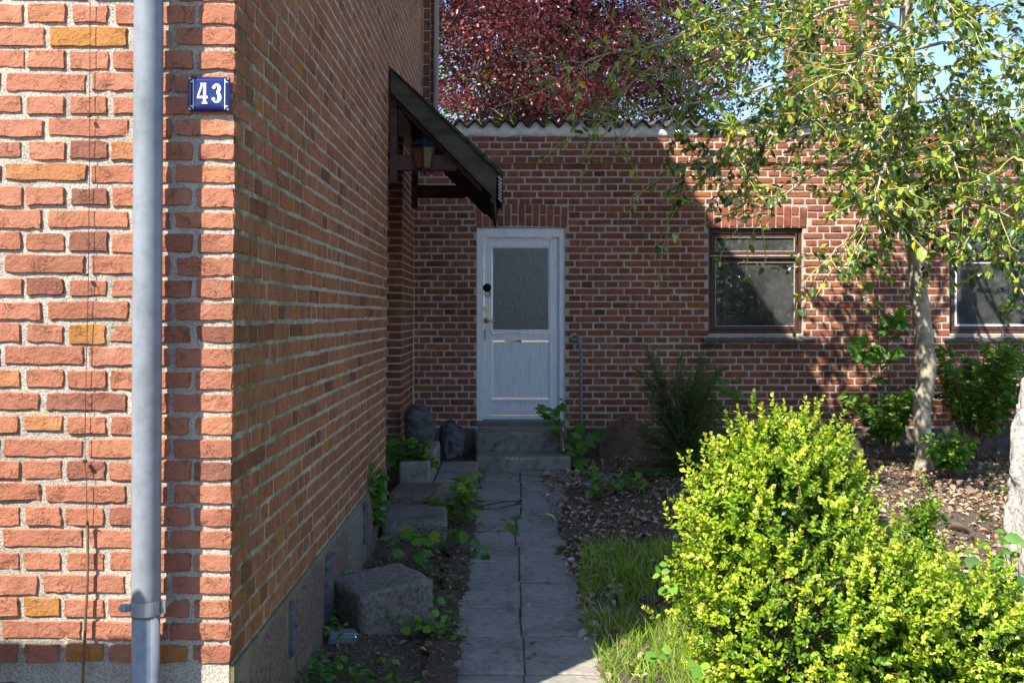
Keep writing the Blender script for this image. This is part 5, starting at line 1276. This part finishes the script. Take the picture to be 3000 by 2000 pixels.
# large leaved shoots in and around the box bush
plant('honeysuckle_shoot', 'thin shoot with few pale oval leaves at the left edge of the box bush', 'shoot', (.60, 3.70, .25), [[(.72, 3.74, .40), P(1990, 1735, 3.6), P(1950, 1700, 3.55), P(1927, 1655, 3.55)]], OVAL, 9, .045, M_green, 16, (.7, 1), .006, True, (0, -.6, .8), srad=.0016)
plant('honeysuckle_shoot', 'drooping shoot with broad round leaves below the box bush', 'shoot', (.62, 3.6, .05), [[(.80, 3.62, .06), P(2060, 1955, 3.45), P(1990, 1962, 3.4), P(1935, 1930, 3.4), P(1932, 1900, 3.4)]], ROUND, 11, .045, M_green, 17, (.6, .95), .006, True, (0, -.7, .7), srad=.0018)
plant('honeysuckle_bush', 'grey green broad leaved shoots in front of the standing stone', 'shrub', (1.93, 3.95, 0), tuft((1.93, 3.9, .0), 18, .56, .26, r, (.05, 0)) + [[P(2990, 1950, 3.9), P(2950, 1880, 3.9), P(2900, 1800, 3.9), P(2870, 1720, 3.9)]], OVAL, 150, .062, M_green, 18, (.2, .7), .012, True, (0, -.4, .9), srad=.0035)
plant('honeysuckle_shoot', 'single shoot of green leaves poking out right of the box bush top', 'shoot', (1.36, 4.0, .3), [[(1.34, 4.0, .28), P(2590, 1600, 4.0), P(2572, 1545, 4.0)]], OVAL, 6, .05, M_green, 19, (.6, .9), .006, True, (0, -.5, .8), srad=.002)

# ------------------------------------------------------------------ grass, litter, gravel
r = np.random.RandomState(81)
def inpoly(x, y, q):
    q = np.array(q); c = np.zeros(len(x), bool); j = len(q) - 1
    for i in range(len(q)):
        k = ((q[i, 1] > y) != (q[j, 1] > y)) & (x < (q[j, 0] - q[i, 0]) * (y - q[i, 1]) / (q[j, 1] - q[i, 1] + 1e-12) + q[i, 0]); c ^= k; j = i
    return c
def scatter(n, x0, x1, y0, y1, pl_=None, den=None):
    x = r.uniform(x0, x1, n); y = r.uniform(y0, y1, n); k = np.ones(n, bool)
    if pl_ is not None: k &= inpoly(x, y, pl_)
    if den is not None: k &= r.rand(n) < den(x, y)
    return x[k], y[k]
gp = [(.41, 3.1), (1.6, 3.1), (1.5, 4.2), (1.15, 5.8), (.9, 6.6), (.55, 6.6), (.40, 5.6), (.385, 4.6)]
gpos, gd, gs, gt = [], [], [], []
x, y = scatter(24000, .3, 1.7, 3.0, 6.3, gp, lambda x, y: np.clip(.75 + .8 * vnoise(np.stack([x * 5, y * 5, x * 0], -1)), .12, 1) * np.clip(1.35 - (y - 4.6) * .4, .2, 1))
n = len(x); lean = np.column_stack([r.randn(n) * .35, r.randn(n) * .35, np.ones(n)])
edge = np.exp(-((x - .40) / .07) ** 2); lean[:, 0] -= edge * .6 * r.rand(n)
hgt = r.uniform(.04, .135, n) * (1 + .25 * vnoise(np.stack([x * 4, y * 4, x * 0 + 9], -1)))
tone = np.clip(r.uniform(.2, .85, n) + (r.rand(n) < .12) * .3, 0, 1)
Rg = frames(nrmz(lean), np.column_stack([r.randn(n), r.randn(n), np.zeros(n)]))
GV, GF = inst(blade(.05), np.column_stack([x, y, np.maximum(groundz(x, y), gz(x, y) + .004) - .004]), Rg, hgt)
k5 = np.tile(np.array([0, 0, .45, .45, 1.0]), n); bend = np.repeat(np.column_stack([r.randn(n), r.randn(n), -np.abs(r.randn(n)) * .4]) * hgt[:, None] * .28, 5, 0) * (k5 ** 2)[:, None]; GV = GV + bend
x2, y2 = scatter(1500, -.75, 2.9, 4.0, 9.6, None, lambda x, y: (np.abs(x - .1) > .5) * np.clip(vnoise(np.stack([x * 3, y * 3, x * 0 + 4], -1)) * 1.3, 0, 1))
m = len(x2); G2, F2 = inst(blade(.05), np.column_stack([x2, y2, groundz(x2, y2) - .004]), frames(nrmz(np.column_stack([r.randn(m) * .6, r.randn(m) * .6, np.ones(m)])), rdir(r, m)), r.uniform(.03, .08, m))
go = link('grass', mesh('grass', np.vstack([GV, G2]), np.vstack([GF, F2 + len(GV)]), M_grass, np.concatenate([np.repeat(tone, 5), np.repeat(r.uniform(.1, .7, m), 5)]), True)); tag(go, 'tall grass tufts growing along the right edge of the path', 'grass', kind='stuff')
# leaf litter
lx, ly = scatter(30000, -.75, 4.6, 3.3, 9.95, None, lambda x, y: np.where((x > -.15) & (x < .34), .02 + .06 * (y > 7), np.where(x < -.15, .42, np.where((x < 1.2) & (y < 5.2), .16, .95 * np.clip(.75 + .5 * vnoise(np.stack([x * 2, y * 2, x * 0], -1)), .2, 1)))))
n = len(lx); onp = (lx > -.15) & (lx < .34)
verge_ = ((lx > -.40) & (lx < -.17)) | ((lx > .34) & (lx < .62) & (ly < 9.1)); lz = np.where(onp | verge_, gz(lx, ly) + np.where(verge_, .021, .010), groundz(lx, ly) + .004); ln = np.column_stack([r.randn(n) * .35, r.randn(n) * .35, np.ones(n)]); ld = np.column_stack([r.randn(n), r.randn(n), r.randn(n) * .12])
V1, F1 = inst(leaf8(.55, .22, .2), np.column_stack([lx, ly, lz + r.rand(n) * .012 * (~onp)]), frames(ld, ln), r.uniform(.018, .058, n) * np.where(onp, .6, np.where(lx < -.15, .62, 1)) * np.exp(r.randn(n) * .25))
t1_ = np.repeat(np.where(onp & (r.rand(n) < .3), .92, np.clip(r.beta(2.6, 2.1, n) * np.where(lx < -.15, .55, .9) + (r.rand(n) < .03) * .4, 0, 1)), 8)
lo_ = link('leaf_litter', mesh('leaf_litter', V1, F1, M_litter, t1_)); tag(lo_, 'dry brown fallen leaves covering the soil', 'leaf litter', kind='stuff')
tx, ty = scatter(5200, -.75, 4.6, 3.3, 9.95, None, lambda x, y: np.where((x > -.15) & (x < .34), .03, np.where((x > .5) & (x < 1.2) & (y < 5.6), .1, .8)))
n = len(tx); V2, F2 = inst(blade(.05), np.column_stack([tx, ty, np.where((tx > -.40) & (tx < .6), gz(tx, ty) + .022, groundz(tx, ty) + .008)]), frames(np.column_stack([r.randn(n), r.randn(n), r.randn(n) * .12]), np.column_stack([r.randn(n) * .4, r.randn(n) * .4, np.ones(n)])), r.uniform(.02, .09, n))
tag(link('twig_litter', mesh('twig_litter', V2, F2, M_litter, np.repeat(r.beta(2.5, 2, n) * .88, 5))), 'dry straw and twig bits scattered over the soil', 'twig litter', kind='stuff')
# low ground cover of seedlings in the right hand bed
cx_, cy_ = scatter(4200, .9, 4.6, 5.2, 9.9, None, lambda x, y: np.clip(vnoise(np.stack([x * 2.4, y * 2.4, x * 0 + 20], -1)) * 1.5, 0, 1) * .8)
n = len(cx_); V3, F3 = inst(ROUND, np.column_stack([cx_, cy_, groundz(cx_, cy_) + r.uniform(.005, .04, n)]), frames(np.column_stack([r.randn(n), r.randn(n), r.randn(n) * .2]), np.column_stack([r.randn(n) * .4, r.randn(n) * .4, np.ones(n)])), r.uniform(.015, .038, n))
l2, m2 = scatter(4200, -.78, -.2, 3.6, 8.6, None, lambda x, y: np.clip(vnoise(np.stack([x * 4, y * 3, x * 0 + 40], -1)) * 1.6, 0, 1)); n2 = len(l2)
V4, F4 = inst(ROUND, np.column_stack([l2, m2, groundz(l2, m2) + r.uniform(.005, .06, n2)]), frames(np.column_stack([r.randn(n2), r.randn(n2), r.randn(n2) * .2]), np.column_stack([r.randn(n2) * .4, r.randn(n2) * .4, np.ones(n2)])), r.uniform(.014, .042, n2))
jy = r.uniform(3.3, 7.0, 900); jx_ = .081 + r.randn(900) * .006; kk_ = vnoise(np.stack([jy * 2.5, jy * 0, jy * 0], -1)) > -.1; jy, jx_ = jy[kk_], jx_[kk_]; nj = len(jy)
Vj, Fj = inst(ROUND, np.column_stack([jx_, jy, gz(jx_, jy) + .003]), frames(rdir(r, nj), np.column_stack([r.randn(nj), r.randn(nj), np.ones(nj) * 2])), r.uniform(.006, .014, nj)); F4 = np.vstack([F4, Fj + len(V4)]); V4 = np.vstack([V4, Vj]); n2 += nj
tag(link('ground_cover', mesh('ground_cover', np.vstack([V3, V4]), np.vstack([F3, F4 + len(V3)]), M_green, np.concatenate([np.repeat(r.uniform(.4, 1, n), 8), np.repeat(r.uniform(.2, .8, n2), 8)]))), 'tiny green seedlings and ivy dotted over the soil', 'ground cover', kind='stuff')
# gravel bits
gxx, gyy = scatter(300, -.75, -.3, 3.6, 5.2); g2x, g2y = scatter(260, .5, 1.4, 6, 8.8); gxx, gyy = np.concatenate([gxx, g2x]), np.concatenate([gyy, g2y]); n = len(gxx)
ico = np.array([(0, 0, 1), (.9, 0, .1), (-.1, .9, 0), (-.9, .1, .1), (.1, -.9, 0), (0, 0, -1)]); icf = np.array([(0, 1, 2), (0, 2, 3), (0, 3, 4), (0, 4, 1), (5, 2, 1), (5, 3, 2), (5, 4, 3), (5, 1, 4)])
V5, F5 = inst((ico, icf), np.column_stack([gxx, gyy, groundz(gxx, gyy) + .002]), frames(rdir(r, n), rdir(r, n)), r.uniform(.004, .013, n))
tag(link('gravel', mesh('gravel', V5, F5, M_gran, .5)), 'small stones in the soil beside the path', 'gravel', kind='stuff')
dn = empty('dandelion_flower', tuple(G(1742, 1685, 5.55))); tag(dn, 'single yellow dandelion flower at the edge of the path', 'flower')
b = np.array(dn.location); V, Fc = inst(LONG, np.repeat([[0, 0, .05]], 16, 0), frames(np.array([(math.cos(a), math.sin(a), .5) for a in np.arange(16) * .3927]), np.tile([0, 0, 1.0], (16, 1))), np.full(16, .018)); link('petals', mesh('petals', V, Fc, M_flower, .35), dn)
MB().tube([(0, 0, -.02), (0, 0, .05)], .002, 5).build('stem', M_twig, dn)
